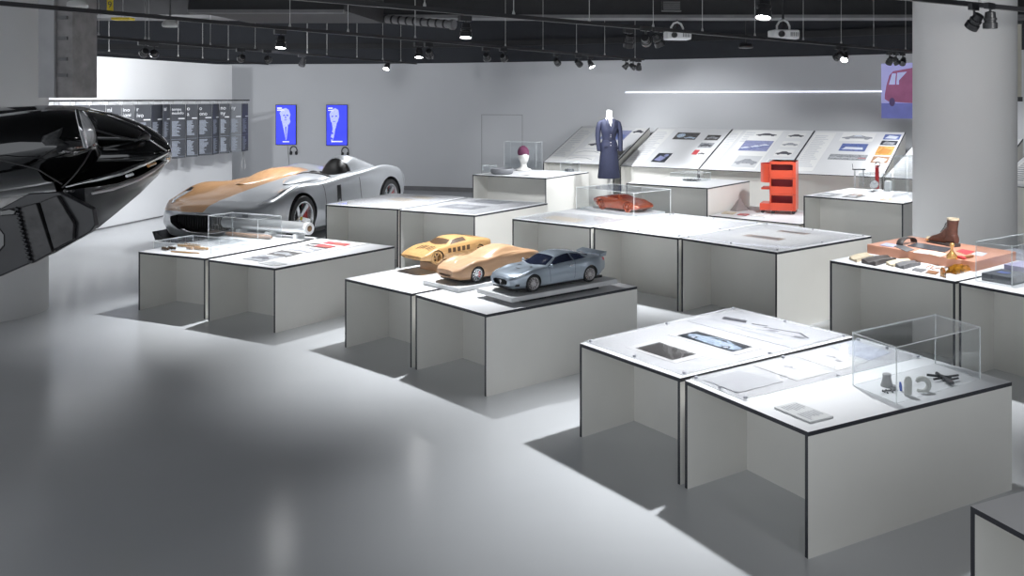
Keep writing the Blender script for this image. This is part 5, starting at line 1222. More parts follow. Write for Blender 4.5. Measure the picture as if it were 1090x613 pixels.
# ------------------------------------------------------------------ things on the far tables
def boxon(name, label, cat, c, dims, rz, m, group=None, bevel=0):
    t = Matrix.Translation(c) @ Matrix.Rotation(rz, 4, 'Z'); b = MB(); dx, dy, dz = dims
    b.box((-dx / 2, -dy / 2, 0), (dx / 2, dy / 2, dz), m, t); return tag(b.build(name, bevel=bevel), label, cat, group)
def rect_case(label, cl, cn, crr, z, h, green=True, lid=True):
    return case(label, [cl, cn, crr, crr + cl - cn], z, h, green, lid)
# mannequin head with hat
hp = at(557.3, 181.5, H2); hs = 15.9 / 974
hd = thing('mannequin_head', 'white mannequin head wearing a plum hat on the far table', 'mannequin head', hp, R(20))
b = MB(); b.lathe([(.14, 0), (.15, .012), (.13, .03), (.07, .055), (.055, .10), (.058, .14)], 'mannequin', None, 24); b.build('neck_base', hd, local=True, smooth=50)
b = MB(); rings = []
for z, rx, ry, oy in ((.12, .05, .055, -.005), (.15, .062, .075, -.012), (.18, .075, .095, -.02), (.22, .088, .105, -.012), (.27, .094, .110, -.004), (.32, .092, .106, .006), (.36, .075, .085, .012), (.385, .035, .04, .015)):
    ring = []
    for k in range(24):
        a = 2 * math.pi * k / 24; x, y = rx * math.cos(a), oy + ry * math.sin(a)
        if math.sin(a) < -.93: y -= {.18: .004, .22: .022, .27: .010}.get(z, 0)
        ring.append(Vector((x, y, z)))
    rings.append(ring)
b.loft(rings, 'mannequin'); b.build('head', hd, local=True, smooth=60)
b = MB()
for s in (-1, 1): b.lathe([(.006, -.016), (.012, 0), (.006, .018)], 'mannequin', Matrix.Translation((s * .096, .01, .255)) @ Matrix.Rotation(R(90), 4, 'X'), 8)
b.build('ears', hd, local=True, smooth=60)
b = MB(); rings = []
for z, k in ((.285, 1.02), (.30, 1.08), (.34, 1.10), (.38, 1.0), (.415, .75), (.435, .35)):
    rings.append([Vector((.096 * k * math.cos(a), .014 + .112 * k * math.sin(a), z + .02 * math.sin(a))) for a in [2 * math.pi * i / 24 for i in range(24)]])
b.loft(rings, 'beanie'); b.build('hat', hd, local=True, smooth=60)
p = at(534.5, 185.2, H2)
b = MB(); b.lathe([(.16, 0), (.195, .02), (.205, .075), (.19, .10), (.18, .095), (.175, .06), (.12, .05)], 'bowl_grey', Matrix.Translation(p), 32); tag(b.build('grey_dish', smooth=50), 'dark grey round dish left of the mannequin head', 'dish')
cl, cn, crr = at(524, 183.0, H2), at(552.5, 184.6, H2), at(577.5, 179.5, H2)
ca_ = at(536.6, 176.6, H2); cb_ = at(577, 175.0, H2)
u_ = (PLAN['H'][1] - PLAN['H'][0]).normalized(); w_ = Vector((-u_.y, u_.x))
def tq(c, ul, wl): c = Vector((c.x, c.y)); return [c, c + u_ * ul, c + u_ * ul + w_ * wl, c + w_ * wl]
lft = at(536.6, 178.4, H2); ulen = along(lft, u_.to_3d(), 571)
q = [Vector((p.x, p.y, H2)) for p in tq(lft, ulen, .2)]
case('tall clear case standing behind the plum hat', q, H2, .50)
q = [Vector((p.x, p.y, H2)) for p in tq(at(513.5, 182.6, H2), .17, .2)]; case('small low clear case left of the grey dish', q, H2, .11, True)
p_ = at(596.5, 184.4, H2); q = [Vector((p.x, p.y, H2)) for p in tq(p_, .22, .30)]; case('small clear case over a dark box at the right of the far table', q, H2, .20)
c = at(606, 183.2, H2) ; boxon('dark_box', 'small dark box inside the right case on the far table', 'box', at(606.2, 182.6, H2) + Vector((0, 0, .001)), (.13, .10, .05), R(-28), 'box_dark')
px_print('open pale booklet in front of the mannequin head', [(549, 186.2), (556, 184.6), (577, 185.8), (570, 187.6)], Z2, 'paper', [('dark_border', 'ink', [[(0, 0), (1, 0), (1, .12), (.6, .2), (.45, .3), (.3, .12), (0, .1)]])], 'booklet', cat='booklet')
# table left of the trolley
u_ = (PLAN['I'][1] - PLAN['I'][0]).normalized(); w_ = Vector((-u_.y, u_.x))
lft = at(713.3, 192.3, H2); q = [Vector((p.x, p.y, H2)) for p in tq(lft, along(lft, u_.to_3d(), 742), .45)]; case('low clear case on the far table left of the trolley', q, H2, .13, True)
p = at(736.5, 192.4, H2); b = MB()
for k in range(14):
    a = 2 * math.pi * k / 14; b.tube([p + Vector((.08 * math.cos(a), .08 * math.sin(a), .012)), p + Vector((.15 * math.cos(a + .25), .15 * math.sin(a + .25), .02))], [.012, .006], 'gunmetal', 6)
b.tube([p + Vector((.08 * math.cos(a), .08 * math.sin(a), .012)) for a in [2 * math.pi * k / 24 for k in range(25)]], .012, 'gunmetal', 6, cap=False); b.lathe([(.05, .002), (.055, .014), (.02, .022)], 'gunmetal', Matrix.Translation(p), 16)
tag(b.build('finned_ring', smooth=50), 'dark finned metal ring inside the low clear case', 'ring')
caption('small caption card at the left front of the far table', [(684, 193.4), (688, 192.4), (696, 193.2), (692, 194.2)], Z2, 7, .003)
# plinth things
def pyr(px0, px1, apex):
    a, c = at(*px0, HK), at(*px1, HK); m_ = (a + c) / 2; d = (c - a).normalized(); n = Vector((-d.y, d.x, 0)); L_ = (c - a).length
    h = CAMZ - (apex[1] - CY) / F * (m_.y + L_ * .3) - HK; ap = m_ + n * L_ * .26 + Vector((0, 0, h)); ap.x = (apex[0] - CX) / F * ap.y
    b = MB(); q = [a, c, c + n * L_ * .5, a + n * L_ * .5]; b.add(q + [ap], [(3, 2, 1, 0), (0, 1, 4), (1, 2, 4), (2, 3, 4), (3, 0, 4)], 'taupe'); return b.build('pyramid')
tag(pyr((783.5, 225.2), (796.5, 223.8), (787.4, 209.4)), 'taupe pyramid standing on the low plinth left of the trolley', 'pyramid')
for q, lab, m in (([(767.5, 227.6), (772, 225.6), (784.5, 226.3), (780, 228.4)], 'yellow booklet lying in front of the pyramid', 'hide_beige'), ([(784.5, 228.9), (788.5, 227.5), (798, 228.2), (794.5, 229.7)], 'red booklet lying between the pyramid and the trolley', 'photo_red'), ([(799, 230.0), (804, 228.4), (820, 229.8), (814, 231.4)], 'white booklet lying in front of the trolley', 'paper')):
    px_print(lab, q, HK + .0008, m, [('picture', 'photo_taupe', [[(.2, .3), (.8, .3), (.8, .6), (.2, .6)]])], 'booklet', 'booklets on the low plinth', 'booklet', .008)
# red trolley
tp = at(819.2, 227.6, HK); fx = at(847.0, 228.6, HK); d = (fx - tp); d.z = 0; wd_ = d.length; d.normalize()
ang = math.atan2(d.y, d.x); sb = .80 / .735
tr = thing('storage_trolley', 'red three tier plastic storage trolley on castors', 'trolley', tp, ang)
Wt, Dt, Ht = wd_, wd_ * 1.05, .78; z0 = .05
b = MB(); e = .014
tiers = 3; th_ = (Ht - z0) / tiers
b.box((0, 0, z0), (e, Dt, Ht), 'trolley_red'); b.box((Wt - e * 3.2, 0, z0), (Wt, Dt, Ht), 'trolley_red'); b.box((0, Dt - e, z0), (Wt, Dt, Ht), 'trolley_red')
for k in range(tiers + 1):
    zz = z0 + k * th_; b.box((e, .002, zz - (e if k else 0)), (Wt - e * 3, Dt - e, zz + (0 if k else e)), 'trolley_red')
b.box((0, 0, Ht - e), (Wt, Dt, Ht), 'trolley_red'); b.build('frame', tr, local=True, bevel=.004)
for k in range(tiers):
    zz = z0 + k * th_; b = MB(); b.box((-.002, -.006, zz + .004), (Wt - .045, .012, zz + th_ * .47), 'trolley_red'); b.box((0, -.006, zz + .004), (.02, .012, zz + th_ - .004), 'trolley_red'); b.box((0, -.006, zz + th_ - .045 if k == tiers - 1 else zz + th_ - .018), (Wt - .04, .012, zz + th_), 'trolley_red'); b.build('tray_front', tr, local=True, bevel=.003)
    b = MB(); b.box((e, Dt * .45, zz + e), (Wt - .05, Dt * .45 + .004, zz + th_ - e), 'trolley_deep'); b.box((e, .012, zz + th_ * .1), (Wt - .05, Dt * .45, zz + th_ * .1 + .006), 'trolley_deep'); b.build('tray', tr, local=True)
    b = MB(); b.box((Wt - .05, -.004, zz + th_ * .98), (Wt, .0, zz + th_), 'trolley_deep'); b.build('tier_seam', tr, local=True)
b = MB()  # swing trays on the left side: quarter-round bins at the top, tall open well below
for k in range(7):
    pass
rows = []
for z in (Ht - .32, Ht - .04):
    rows.append([Vector((-.16 * math.cos(a) , Dt * .5 + Dt * .45 * math.sin(a), z)) for a in [R(-90 + i * 15) for i in range(13)]])
b.grid(rows, 'trolley_red'); rows2 = [[Vector((p.x * .9, Dt * .5 + (p.y - Dt * .5) * .94, p.z)) for p in r] for r in rows]; b.grid(rows2, 'trolley_deep')
b.poly(rows[0], 'trolley_red'); b.build('swing_tray', tr, local=True, smooth=40)
b = MB(); b.box((-.15, .02, z0 + .0), (0, Dt - .02, z0 + .10), 'trolley_red'); b.box((-.14, .1, z0 + .30), (0, Dt - .02, z0 + .33), 'trolley_red'); b.build('side_tray', tr, local=True, bevel=.004)
for x, y in ((.05, .06), (Wt - .04, .06), (.05, Dt - .06), (Wt - .04, Dt - .06), (-.11, .08)):
    b = MB(); b.lathe([(.01, -.02), (.028, -.02), (.028, .02), (.01, .02)], 'castor', Matrix.Translation((x, y, .028)) @ Matrix.Rotation(R(90), 4, 'X'), 14); b.tube([(x, y, .03), (x, y, z0 + .005)], .008, 'castor', 6); b.build('castor', tr, local=True, smooth=40)
# watch table
u_ = (PLAN['J'][1] - PLAN['J'][0]).normalized(); w_ = Vector((-u_.y, u_.x))
lft = at(914.3, 200.4, H2); q = [Vector((p.x, p.y, H2)) for p in tq(lft, along(lft, u_.to_3d(), 937), .38)]; case('clear case around the red strapped watch', q, H2, .22, True)
lft = at(951.5, 206.4, H2); q = [Vector((p.x, p.y, H2)) for p in tq(lft, along(lft, u_.to_3d(), 967), .40)]; case('tall narrow clear case left of the right column', q, H2, .52, True)
p = at(934, 203.0, H2); yw_ = p.y
wt = thing('display_watch', 'oversized watch with silver dial on a red strap, hung upright', 'watch', (p.x, p.y, H2))
def wz(py): return CAMZ - (py - CY) / F * yw_
xw = lambda px: (px - CX) / F * yw_
b = MB(); b.box((xw(931.6), yw_ - .004, wz(201)), (xw(935.6), yw_ + .006, wz(176)), 'strap_red'); b.build('strap', wt)
b = MB(); b.lathe([(.055, -.012), (.06, 0), (.055, .012)], 'dial_silver', Matrix.Translation((xw(929.9), yw_ - .02, wz(196))) @ Matrix.Rotation(R(90), 4, 'X'), 28); b.build('dial', wt, smooth=40)
b = MB(); b.tube([Vector((xw(929.9) + .058 * math.cos(a), yw_ - .032, wz(196) + .058 * math.sin(a))) for a in [2 * math.pi * k / 28 for k in range(29)]], .005, 'chrome', 6, cap=False); b.build('bezel', wt, smooth=60)
b = MB()
for a, l in ((.6, .035), (2.2, .045)): b.tube([Vector((xw(929.9), yw_ - .034, wz(196))), Vector((xw(929.9) + l * math.cos(a), yw_ - .034, wz(196) + l * math.sin(a)))], .0025, 'ink', 5)
b.build('hands', wt)
b = MB(); b.tube([Vector((xw(934.2) + .032 * math.cos(a), yw_, wz(175.2) + .036 * math.sin(a))) for a in [2 * math.pi * k / 20 for k in range(21)]], .007, 'chrome', 6, cap=False); b.build('buckle', wt, smooth=60)
b = MB(); b.box((xw(931), yw_ + .008, H2 + .001), (xw(936.4), yw_ + .02, wz(176)), 'acrylic', None); b.box((xw(927), yw_ - .06, H2 + .001), (xw(940), yw_ + .06, H2 + .012), 'acrylic_edge'); b.build('stand', wt)
p = at(945.5, 203.4, H2); boxon('clear_block', 'clear block right of the red strapped watch', 'block', p + Vector((0, 0, .001)), (.08, .08, .14), R(-40), 'acrylic_edge')
p = at(925, 200.2, H2) ; b = MB(); yb = p.y + .1
b.box((xw(917.5), yb, wz(183) - .01), (xw(931), yb + .07, wz(183) + .004), 'box_dark'); b.tube([Vector((xw(917.8), yb + .03, wz(183))), Vector((xw(917), yb + .03, wz(177)))], .004, 'gunmetal', 5)
b.box((xw(919), yb + .02, H2), (xw(920.5), yb + .05, wz(183)), 'acrylic_edge'); b.box((xw(928.5), yb + .02, H2), (xw(930), yb + .05, wz(183)), 'acrylic_edge')
tag(b.build('small_shelf'), 'small dark shelf on clear legs left of the watch strap', 'shelf')
for q, m, lab in (([(866, 208.0), (878, 205.0), (897, 206.6), (884, 209.4)], 'photo_grey', 'grey print at the left front of the watch table'), ([(896, 209.6), (906, 206.8), (922, 208.2), (912, 210.9)], 'photo_dark', 'dark print in the middle front of the watch table'), ([(905, 207.6), (909, 206.3), (919, 207.1), (915, 208.5)], 'photo_brown', 'small brown print on the watch table'), ([(936, 212.6), (942, 210.6), (953, 211.6), (947, 213.6)], 'photo_orange', 'small orange print at the front of the watch table'), ([(951, 214.2), (959, 211.6), (972, 212.8), (964, 215.6)], 'photo_grey', 'grey print at the right front of the watch table')):
    px_print(lab, q, Z2 + (.003 if 'small brown' in lab else 0), m, [('picture', 'paper_grey', [[(.2, .2), (.7, .3), (.6, .7), (.25, .6)]])], grp='prints on the watch table')
# ------------------------------------------------------------------ suit on a stand
ms = thing('dress_form', 'navy skirt suit on a headless white dress form beside the slanted desks', 'dress form', (-.19, 15.95, 0), R(14))
def body_loft(name, secs, m, parent=None, n=40, fold=0, sm=60):
    b = MB(); rings = []
    for z, rx, ry, ox, oy in secs:
        ring = []
        for k in range(n):
            a = 2 * math.pi * k / n; f = 1 + fold * (z < 1.0) * (1.02 - z) * math.sin(a * 9 + 1) * .5
            ring.append(Vector((ox + rx * f * math.cos(a), oy + ry * f * math.sin(a), z)))
        rings.append(ring)
    b.loft(rings, m); return b.build(name, parent or ms, local=True, smooth=sm)
body_loft('mannequin_neck', [(1.46, .14, .085, 0, 0), (1.60, .10, .07, 0, 0), (1.68, .055, .055, 0, -.005), (1.74, .05, .05, 0, -.01), (1.785, .046, .046, 0, -.012), (1.795, .03, .03, 0, -.012)], 'mannequin')
jk = body_loft('jacket', [(1.005, .195, .155, 0, 0), (1.06, .19, .15, 0, 0), (1.14, .172, .135, 0, 0), (1.20, .142, .115, 0, 0), (1.235, .135, .11, 0, 0), (1.29, .15, .12, 0, -.005), (1.37, .172, .138, 0, -.02), (1.43, .178, .14, 0, -.022), (1.50, .182, .115, 0, -.005), (1.56, .20, .09, 0, 0), (1.60, .195, .07, 0, .005), (1.635, .11, .062, 0, .008), (1.66, .06, .05, 0, .01)], 'suit_navy')
body_loft('skirt', [(.615, .235, .20, 0, 0), (.66, .232, .198, 0, 0), (.80, .215, .18, 0, 0), (.95, .195, .16, 0, 0), (1.06, .17, .14, 0, 0), (1.12, .15, .12, 0, 0)], 'suit_navy', fold=.10, n=72, sm=80)
for s in (-1, 1):
    b = MB(); pts = [(s * .155, 0, 1.585), (s * .20, .0, 1.55), (s * .228, .005, 1.44), (s * .238, .01, 1.30), (s * .236, -.02, 1.17), (s * .228, -.06, 1.03), (s * .225, -.068, .985)]
    b.tube(pts, [.035, .050, .056, .054, .051, .047, .046], 'suit_navy', 16); b.build('sleeve', ms, local=True, smooth=60)
    b = MB(); b.tube([(s * .225, -.068, .99), (s * .2245, -.069, .975)], [.047, .047], 'suit_dark', 16); b.build('cuff', ms, local=True)
b = MB()
for s in (-1, 1): b.extrude([Vector((s * .012, -.158, 1.33)), Vector((s * .075, -.150, 1.50)), Vector((s * .085, -.105, 1.61)), Vector((s * .045, -.075, 1.655)), Vector((s * .032, -.115, 1.57))], (0, -.012, 0), 'suit_dark' if False else 'suit_navy')
b.build('lapels', ms, local=True)
b = MB(); b.add([Vector((-.032, -.128, 1.58)), Vector((0, -.160, 1.48)), Vector((.032, -.128, 1.58)), Vector((0, -.09, 1.66))], [(0, 1, 2, 3)], 'mannequin'); b.build('neckline', ms, local=True)
b = MB(); rows = [[Vector(((.139) * math.cos(a), .115 * math.sin(a), z)) for a in [2 * math.pi * k / 32 for k in range(33)]] for z in (1.205, 1.245)]; b.grid(rows, 'suit_dark'); b.box((-.03, -.128, 1.2), (.03, -.112, 1.25), 'suit_dark'); b.build('belt', ms, local=True, smooth=60)
b = MB()
for z in (1.31, 1.275, 1.16, 1.10): b.lathe([(.009, 0), (.009, .006), (.003, .008)], 'rim_grey', Matrix.Translation((0, -.150 if z > 1.2 else -.143, z)) @ Matrix.Rotation(R(90), 4, 'X'), 10)
b.build('buttons', ms, local=True)
for s in (-1, 1):
    b = MB(); b.box((s * .10 - .04, -.150, 1.06), (s * .10 + .04, -.128, 1.085), 'suit_dark'); b.build('pocket_flap', ms, local=True)
for ch in ms.children:
    up = ch.name.split('.')[0] in ('jacket', 'sleeve', 'cuff', 'lapels', 'neckline', 'belt', 'buttons', 'pocket_flap')
    for v in ch.data.vertices:
        if up: v.co.z = 1.69 - (1.69 - v.co.z) * .847
        elif ch.name.startswith('skirt') and v.co.z > .9: v.co.z = .9 + (v.co.z - .9) * 1.7
        if not ch.name.startswith('mannequin'): v.co.x *= .84; v.co.y *= .88
b = MB(); b.lathe([(.16, 0), (.16, .012), (.02, .016)], 'mannequin', None, 32); b.tube([(0, 0, .01), (0, 0, .70)], .035, 'mannequin', 16); b.build('stand', ms, local=True, smooth=40)
# ------------------------------------------------------------------ leather table
u_ = (PLAN['F1'][1] - PLAN['F1'][0]).normalized(); w_ = Vector((-u_.y, u_.x))
a_, n_, r_ = at(923, 269.3, H2), at(1037.5, 289.3, H2), at(1081.6, 277.6, H2)
HS = .075; P = [Vector((p.x, p.y)) for p in (a_, n_, r_, r_ + a_ - n_)]
if sum(P[i].cross(P[(i + 1) % 4]) for i in range(4)) < 0: P.reverse()
b = MB(); b.prism(P, H2, H2 + HS, 'salmon'); tag(b.build('salmon_slab', bevel=.003), 'salmon pink slab carrying the boot and leather samples', 'slab')
ZS = H2 + HS + .0008
def sole(a, c, z):  # boot from heel a to toe c
    d = (c - a); L_ = d.length; ang = math.atan2(d.y, d.x)
    return Matrix.Translation(Vector((a.x, a.y, z))) @ Matrix.Rotation(ang, 4, 'Z'), L_
ha, hc = at(1015.5, 262.5, ZS), at(993.5, 258.2, ZS)
hc = ha + (hc - ha).normalized() * .27
mx, L_ = sole(ha, hc, ZS)
bt = thing('leather_boot', 'worn brown leather ankle boot with beige lining on the salmon slab', 'boot', (ha.x, ha.y, ZS), math.atan2((hc - ha).y, (hc - ha).x))
b = MB(); rings = []
for s, zb_, zt_, hw in ((-.03, .02, .10, .028), (.02, .012, .19, .04), (.06, .012, .17, .042), (.10, .012, .135, .041), (.14, .012, .10, .042), (.19, .012, .078, .046), (.23, .012, .066, .044), (.265, .014, .045, .03), (.275, .018, .032, .012)):
    rings.append([Vector((s, hw * math.cos(a), (zb_ + zt_) / 2 + (zt_ - zb_) / 2 * math.sin(a))) for a in [2 * math.pi * k / 20 for k in range(20)]])
b.loft(rings, 'boot_leather'); b.build('foot', bt, local=True, smooth=60)
b = MB(); rings = []
for z, cx_, rx, ry in ((.05, .035, .066, .042), (.10, .032, .062, .042), (.15, .022, .052, .040), (.19, .014, .050, .042), (.225, .010, .053, .045)):
    rings.append([Vector((cx_ + rx * math.cos(a), ry * math.sin(a), z)) for a in [2 * math.pi * k / 20 for k in range(20)]])
b.loft(rings, 'boot_leather'); b.build('shaft', bt, local=True, smooth=60)
b = MB(); rows = []
for z, k_ in ((.222, 1.03), (.236, 1.05), (.236, .8), (.20, .78)):
    rows.append([Vector((.010 + .053 * k_ * math.cos(a), .045 * k_ * math.sin(a), z)) for a in [2 * math.pi * k / 20 for k in range(21)]])
b.grid(rows, 'boot_lining'); b.build('lining', bt, local=True, smooth=60)
b = MB(); rows = [[Vector((x, hw * s_, z)) for s_ in (-1, 1)] for x, hw, z in ((-.035, .03, 0), (.0, .04, 0), (.06, .04, 0), (.06, .04, .02), (.1, .036, .012), (.14, .042, .004), (.22, .046, .002), (.28, .03, .012))]
for (x0, x1, z0_, z1_) in ((-.035, .06, 0, .03), (.055, .275, .004, .018)): b.box((x0, -.042, z0_), (x1, .042, z1_), 'hide_dark')
b.build('sole', bt, local=True, bevel=.006)
b = MB()
for i, (x, z) in enumerate(((.13, .112), (.112, .13), (.095, .147), (.085, .165), (.078, .183))): b.tube([Vector((x, -.022, z - .004)), Vector((x + .006, 0, z + .006)), Vector((x, .022, z - .004))], .004, 'hide_dark', 6)
b.build('laces', bt, local=True)
p = at(988.5, 257.0, ZS); b = MB(); b.lathe([(.012, 0), (.022, .006), (.024, .03), (.014, .045)], 'boot_lining', Matrix.Translation(p), 14); o = b.build('spool', smooth=50); tag(o, 'small cream spool left of the boot toe', 'spool'); b = MB(); b.lathe([(.025, .014), (.025, .026)], 'brass', Matrix.Translation(p), 14); b.build('thread_band', o)
# curled strap
pa, pb = at(957.5, 261.5, ZS), at(973, 258.4, ZS); d = (pb - pa); L_ = d.length; d.normalize(); nrm = Vector((-d.y, d.x, 0)) * .03
b = MB(); rows = []
for i in range(15):
    a = math.pi * i / 14; c_ = pa.lerp(pb, .5) - d * (L_ / 2) * math.cos(a) + Vector((0, 0, .005 + .055 * math.sin(a) ** .7)); rows.append([c_ - nrm, c_ + nrm])
b.grid(rows, 'hide_dark'); o = b.build('leather_strap', smooth=60); tag(o, 'dark brown leather strap curled into an arch on the salmon slab', 'strap'); o.modifiers.new('thick', 'SOLIDIFY').thickness = .006
for q, m, lab, th in (([(936.5, 261.2), (943, 258.7), (956, 260.6), (950, 263.2)], 'photo_lilac', 'lilac sample at the left end of the salmon slab', .003), ([(951.5, 262.3), (959.5, 260.4), (973.5, 266.0), (965, 268.0)], 'hide_grey', 'black leather swatch in front of the curled strap', .004),
                   ([(966, 262.0), (976, 258.6), (1013, 264.6), (1006, 268.8)], 'hide_ribbed', 'long dark ribbed leather strip in front of the boot', .005), ([(972, 268.6), (979, 266.0), (994, 267.4), (988, 270.6)], 'paper_blue', 'pale lilac sheet left one in front of the ribbed strip', .002), ([(989, 270.6), (995, 267.4), (1008, 270.4), (1001, 273.6)], 'tan_faint', 'pale tan patterned sheet left of the brass bell', .002),
                   ([(1018, 267.4), (1024, 265.2), (1037, 267.9), (1029, 271.4)], 'photo_red', 'red square swatch right of the brass bell', .003), ([(1034, 270.6), (1040, 268.0), (1051, 269.8), (1045, 272.8)], 'paper_blue', 'pale lilac swatch right of the red square swatch', .002)):
    px_print(lab, q, ZS, m, [('surface_mark', 'photo_taupe' if m in ('paper_blue', 'tan_faint') else m, [[(.3, .3), (.6, .3), (.6, .6), (.3, .6)]])] if th < .004 else [], 'leather_sample', 'samples on the salmon slab', 'sample', th)
p = at(1013.3, 275.0, ZS); b = MB(); b.lathe([(.042, 0), (.044, .01), (.040, .025), (.022, .045), (.011, .062), (.010, .080), (.016, .092), (.019, .106), (.013, .118), (.004, .122)], 'brass', Matrix.Translation(p), 28); tag(b.build('brass_stamp', smooth=50), 'shiny brass bell shaped hand stamp on the salmon slab', 'stamp')
for (pa, pb, m, lab) in (((1019, 274.5), (1028, 276.6), 'photo_red', 'dark red rolled sample right of the brass stamp'), ((1025, 276.0), (1035.5, 274.2), 'hide_brown', 'brown rolled sample at the front edge of the salmon slab')):
    a, c = at(*pa, ZS), at(*pb, ZS); b = MB(); z = Vector((0, 0, .012)); b.tube([a + z, a.lerp(c, .5) + z, c + z], [.010, .012, .009], m, 10); tag(b.build('rolled_sample', smooth=50), lab, 'sample', 'rolled samples on the salmon slab')
def fold(name, label, q, z, m, th=.012, waves=3, amp=.012):
    l, k, r, n = sheet4(q, z); b = MB(); rows = []
    for i in range(13):
        u = i / 12; a, c = l.lerp(n, u), k.lerp(r, u); h = th + amp * (.5 + .5 * math.sin(u * waves * math.pi * 2 + 1))
        rows.append([Vector((a.x, a.y, z + .0005)), Vector((a.x, a.y, z + h)), Vector(a.lerp(c, .3)) + Vector((0, 0, h * 1.2)), Vector(a.lerp(c, .7)) + Vector((0, 0, h)), Vector((c.x, c.y, z + h * .7)), Vector((c.x, c.y, z + .0005))])
    b.grid(rows, m, True); o = b.f; n_ = 6
    b.f += [[i for i in range(5, -1, -1)], [12 * n_ + i for i in range(6)]]; b.m += [0, 0]
    return tag(b.build(name, smooth=50), label, 'leather', 'folded leather samples')
fold('folded_leather', 'beige folded leather at the left end of the leather table', [(904, 276.0), (922, 270.4), (930, 273.8), (912, 279.4)], H2 + .0005, 'hide_beige', .012, 1)
fold('folded_leather', 'dark brown rolled leather right of the beige folded leather', [(917, 280.0), (944, 274.2), (954, 277.6), (932, 283.2)], H2 + .0005, 'hide_dark', .016, 1.2, .018)
fold('folded_leather', 'second beige folded leather in the middle of the leather table', [(943, 281.8), (966, 276.8), (973, 279.4), (951, 284.4)], H2 + .0005, 'hide_beige', .012, 1)
fold('folded_leather', 'grey folded leather in front of the second beige one', [(953, 284.2), (973, 279.6), (980, 282.4), (962, 286.8)], H2 + .0005, 'hide_grey', .016, 1.1, .014)
for q, m, lab in (([(970.5, 287.6), (974, 285.4), (986.5, 287.2), (981, 290.0)], 'hide_grey', 'small flat grey swatch at the front of the leather table'), ([(985, 290.6), (988.5, 287.8), (1000, 289.8), (996, 292.6)], 'hide_brown', 'small flat brown swatch at the front of the leather table')):
    px_print(lab, q, Z2, m, [], 'leather_swatch', 'flat swatches at the front of the leather table', 'swatch', .005)
pts = [at(px, py, H2 + .005) for px, py in ((986, 284.4), (990, 282.6), (994, 283.6), (990, 285.2), (993, 286.4), (998, 284.8), (1001, 286))]
tag((lambda b: (b.tube(pts, .0035, 'salmon', 6), b.build('leather_lace', smooth=60))[1])(MB()), 'thin salmon cord in loose curls in front of the slab', 'cord')
fold('amber_piece', 'long glossy amber resin piece at the front of the leather table', [(1009, 290.6), (1030, 284.6), (1037, 287.4), (1018, 292.6)], H2 + .0005, 'amber_resin', .016, 1.5, .03)['category'] = 'resin piece'
fold('amber_piece', 'short amber resin piece left of the long one', [(1000.5, 294.2), (1005, 290.6), (1010.5, 292.6), (1007, 296.2)], H2 + .0005, 'amber_resin', .022, 1.0, .03)['category'] = 'resin piece'
# case table at the right edge
l_, n_ = at(1038.4, 298.6, H2), at(1077, 305.4, H2); uu = (n_ - l_).normalized(); ww = Vector((-uu.y, uu.x, 0)); u2 = .50
case('clear case with greenish edges over dark boxes at the right edge', [l_, n_, n_ + ww * .62, l_ + ww * .62], H2, .285, True)
ang = math.atan2(uu.y, uu.x)
c_ = l_.lerp(n_, .5) + ww * .17; bx = boxon('dark_tray_box', 'dark flat box with a blue mark inside the right edge case', 'box', Vector((c_.x, c_.y, H2 + .001)), ((n_ - l_).length * .84, .26, .055), ang, 'box_dark', None, .003)
b = MB(); b.box((-.06, -.03, .0555), (.02, .03, .0575), 'photo_blue', Matrix.Translation(Vector((c_.x, c_.y, H2 + .001))) @ Matrix.Rotation(ang, 4, 'Z')); b.build('blue_mark', bx)
c_ = n_ + ww * .46 + uu * .09 - uu * .16; 
c2_ = at(1091, 293.5, H2); boxon('grey_box', 'grey lidded box behind the dark box inside the right edge case', 'box', l_.lerp(n_, .5) + ww * .46 + Vector((0, 0, .001)), ((n_ - l_).length * .84, .26, .085), ang, 'box_violet', None, .003)
c2_ = at(1084, 280.5, H2); boxon('grey_box', 'grey box behind the case at the right edge', 'box', Vector((c2_.x + .12, c2_.y + .22, H2 + .001)), (.26, .2, .06), ang, 'box_grey', None, .003)
# ------------------------------------------------------------------ things in the nearest case
p = at(944, 411.0, H1); cu = thing('grey_cup', 'small grey cup shaped part in the nearest clear case', 'part', p)
b = MB(); b.lathe([(.030, 0), (.031, .008), (.026, .02), (.021, .045), (.022, .062), (.017, .065)], 'cup_grey', Matrix.Translation(p), 20); b.build('cup_body', cu, smooth=50)
b = MB(); b.lathe([(.02, 0), (.02, .006)], 'cup_grey', Matrix.Translation(p + Vector((.028, -.008, 0))), 14); b.build('cup_lip', cu)
def facing(p, y): return Matrix.Translation(p)
def px_plate(name, label, outline, zfoot, m, th=.012, cat='part'):
    """thin upright piece standing on the table: outline in the survey frame, foot = lowest row"""
    fy = max(y for x, y in outline); y0 = at(outline[0][0], fy, zfoot).y
    b = MB(); b.extrude([atY(px, py, y0) for px, py in outline], (0, th, 0), m); return tag(b.build(name, bevel=.002), label, cat, 'small parts in the nearest case')
px_plate('rounded_strip', 'upright rounded pale grey strip in the nearest clear case', [(963, 421), (963, 405), (964.5, 401.5), (967.5, 400.6), (970, 402), (971.2, 406), (970.8, 420.5), (967, 421.6)], H1, 'bone_grey')
import itertools
ar = [(984.5 + 7.2 * math.cos(a) * (1 if True else 1), 410.3 + 7.0 * math.sin(a)) for a in [R(-150 + i * 22) for i in range(14)]]
pc = at(984, 417.3, H1); yc = pc.y
b = MB(); b.tube([atY(x, y, yc) + Vector((-.012, .006, 0)) for x, y in ar], [.006] + [.013] * 11 + [.010, .006], 'bone_grey', 10); tag(b.build('curled_part', smooth=60), 'pale grey curled hook shaped part in the nearest case', 'part', 'small parts in the nearest case')
p = at(1004, 408.5, H1); b = MB(); z = Vector((0, 0, .014))
def rod(a, c, r): b.tube([at(*a, H1) + z, at(*c, H1) + z], r, 'gunmetal', 8)
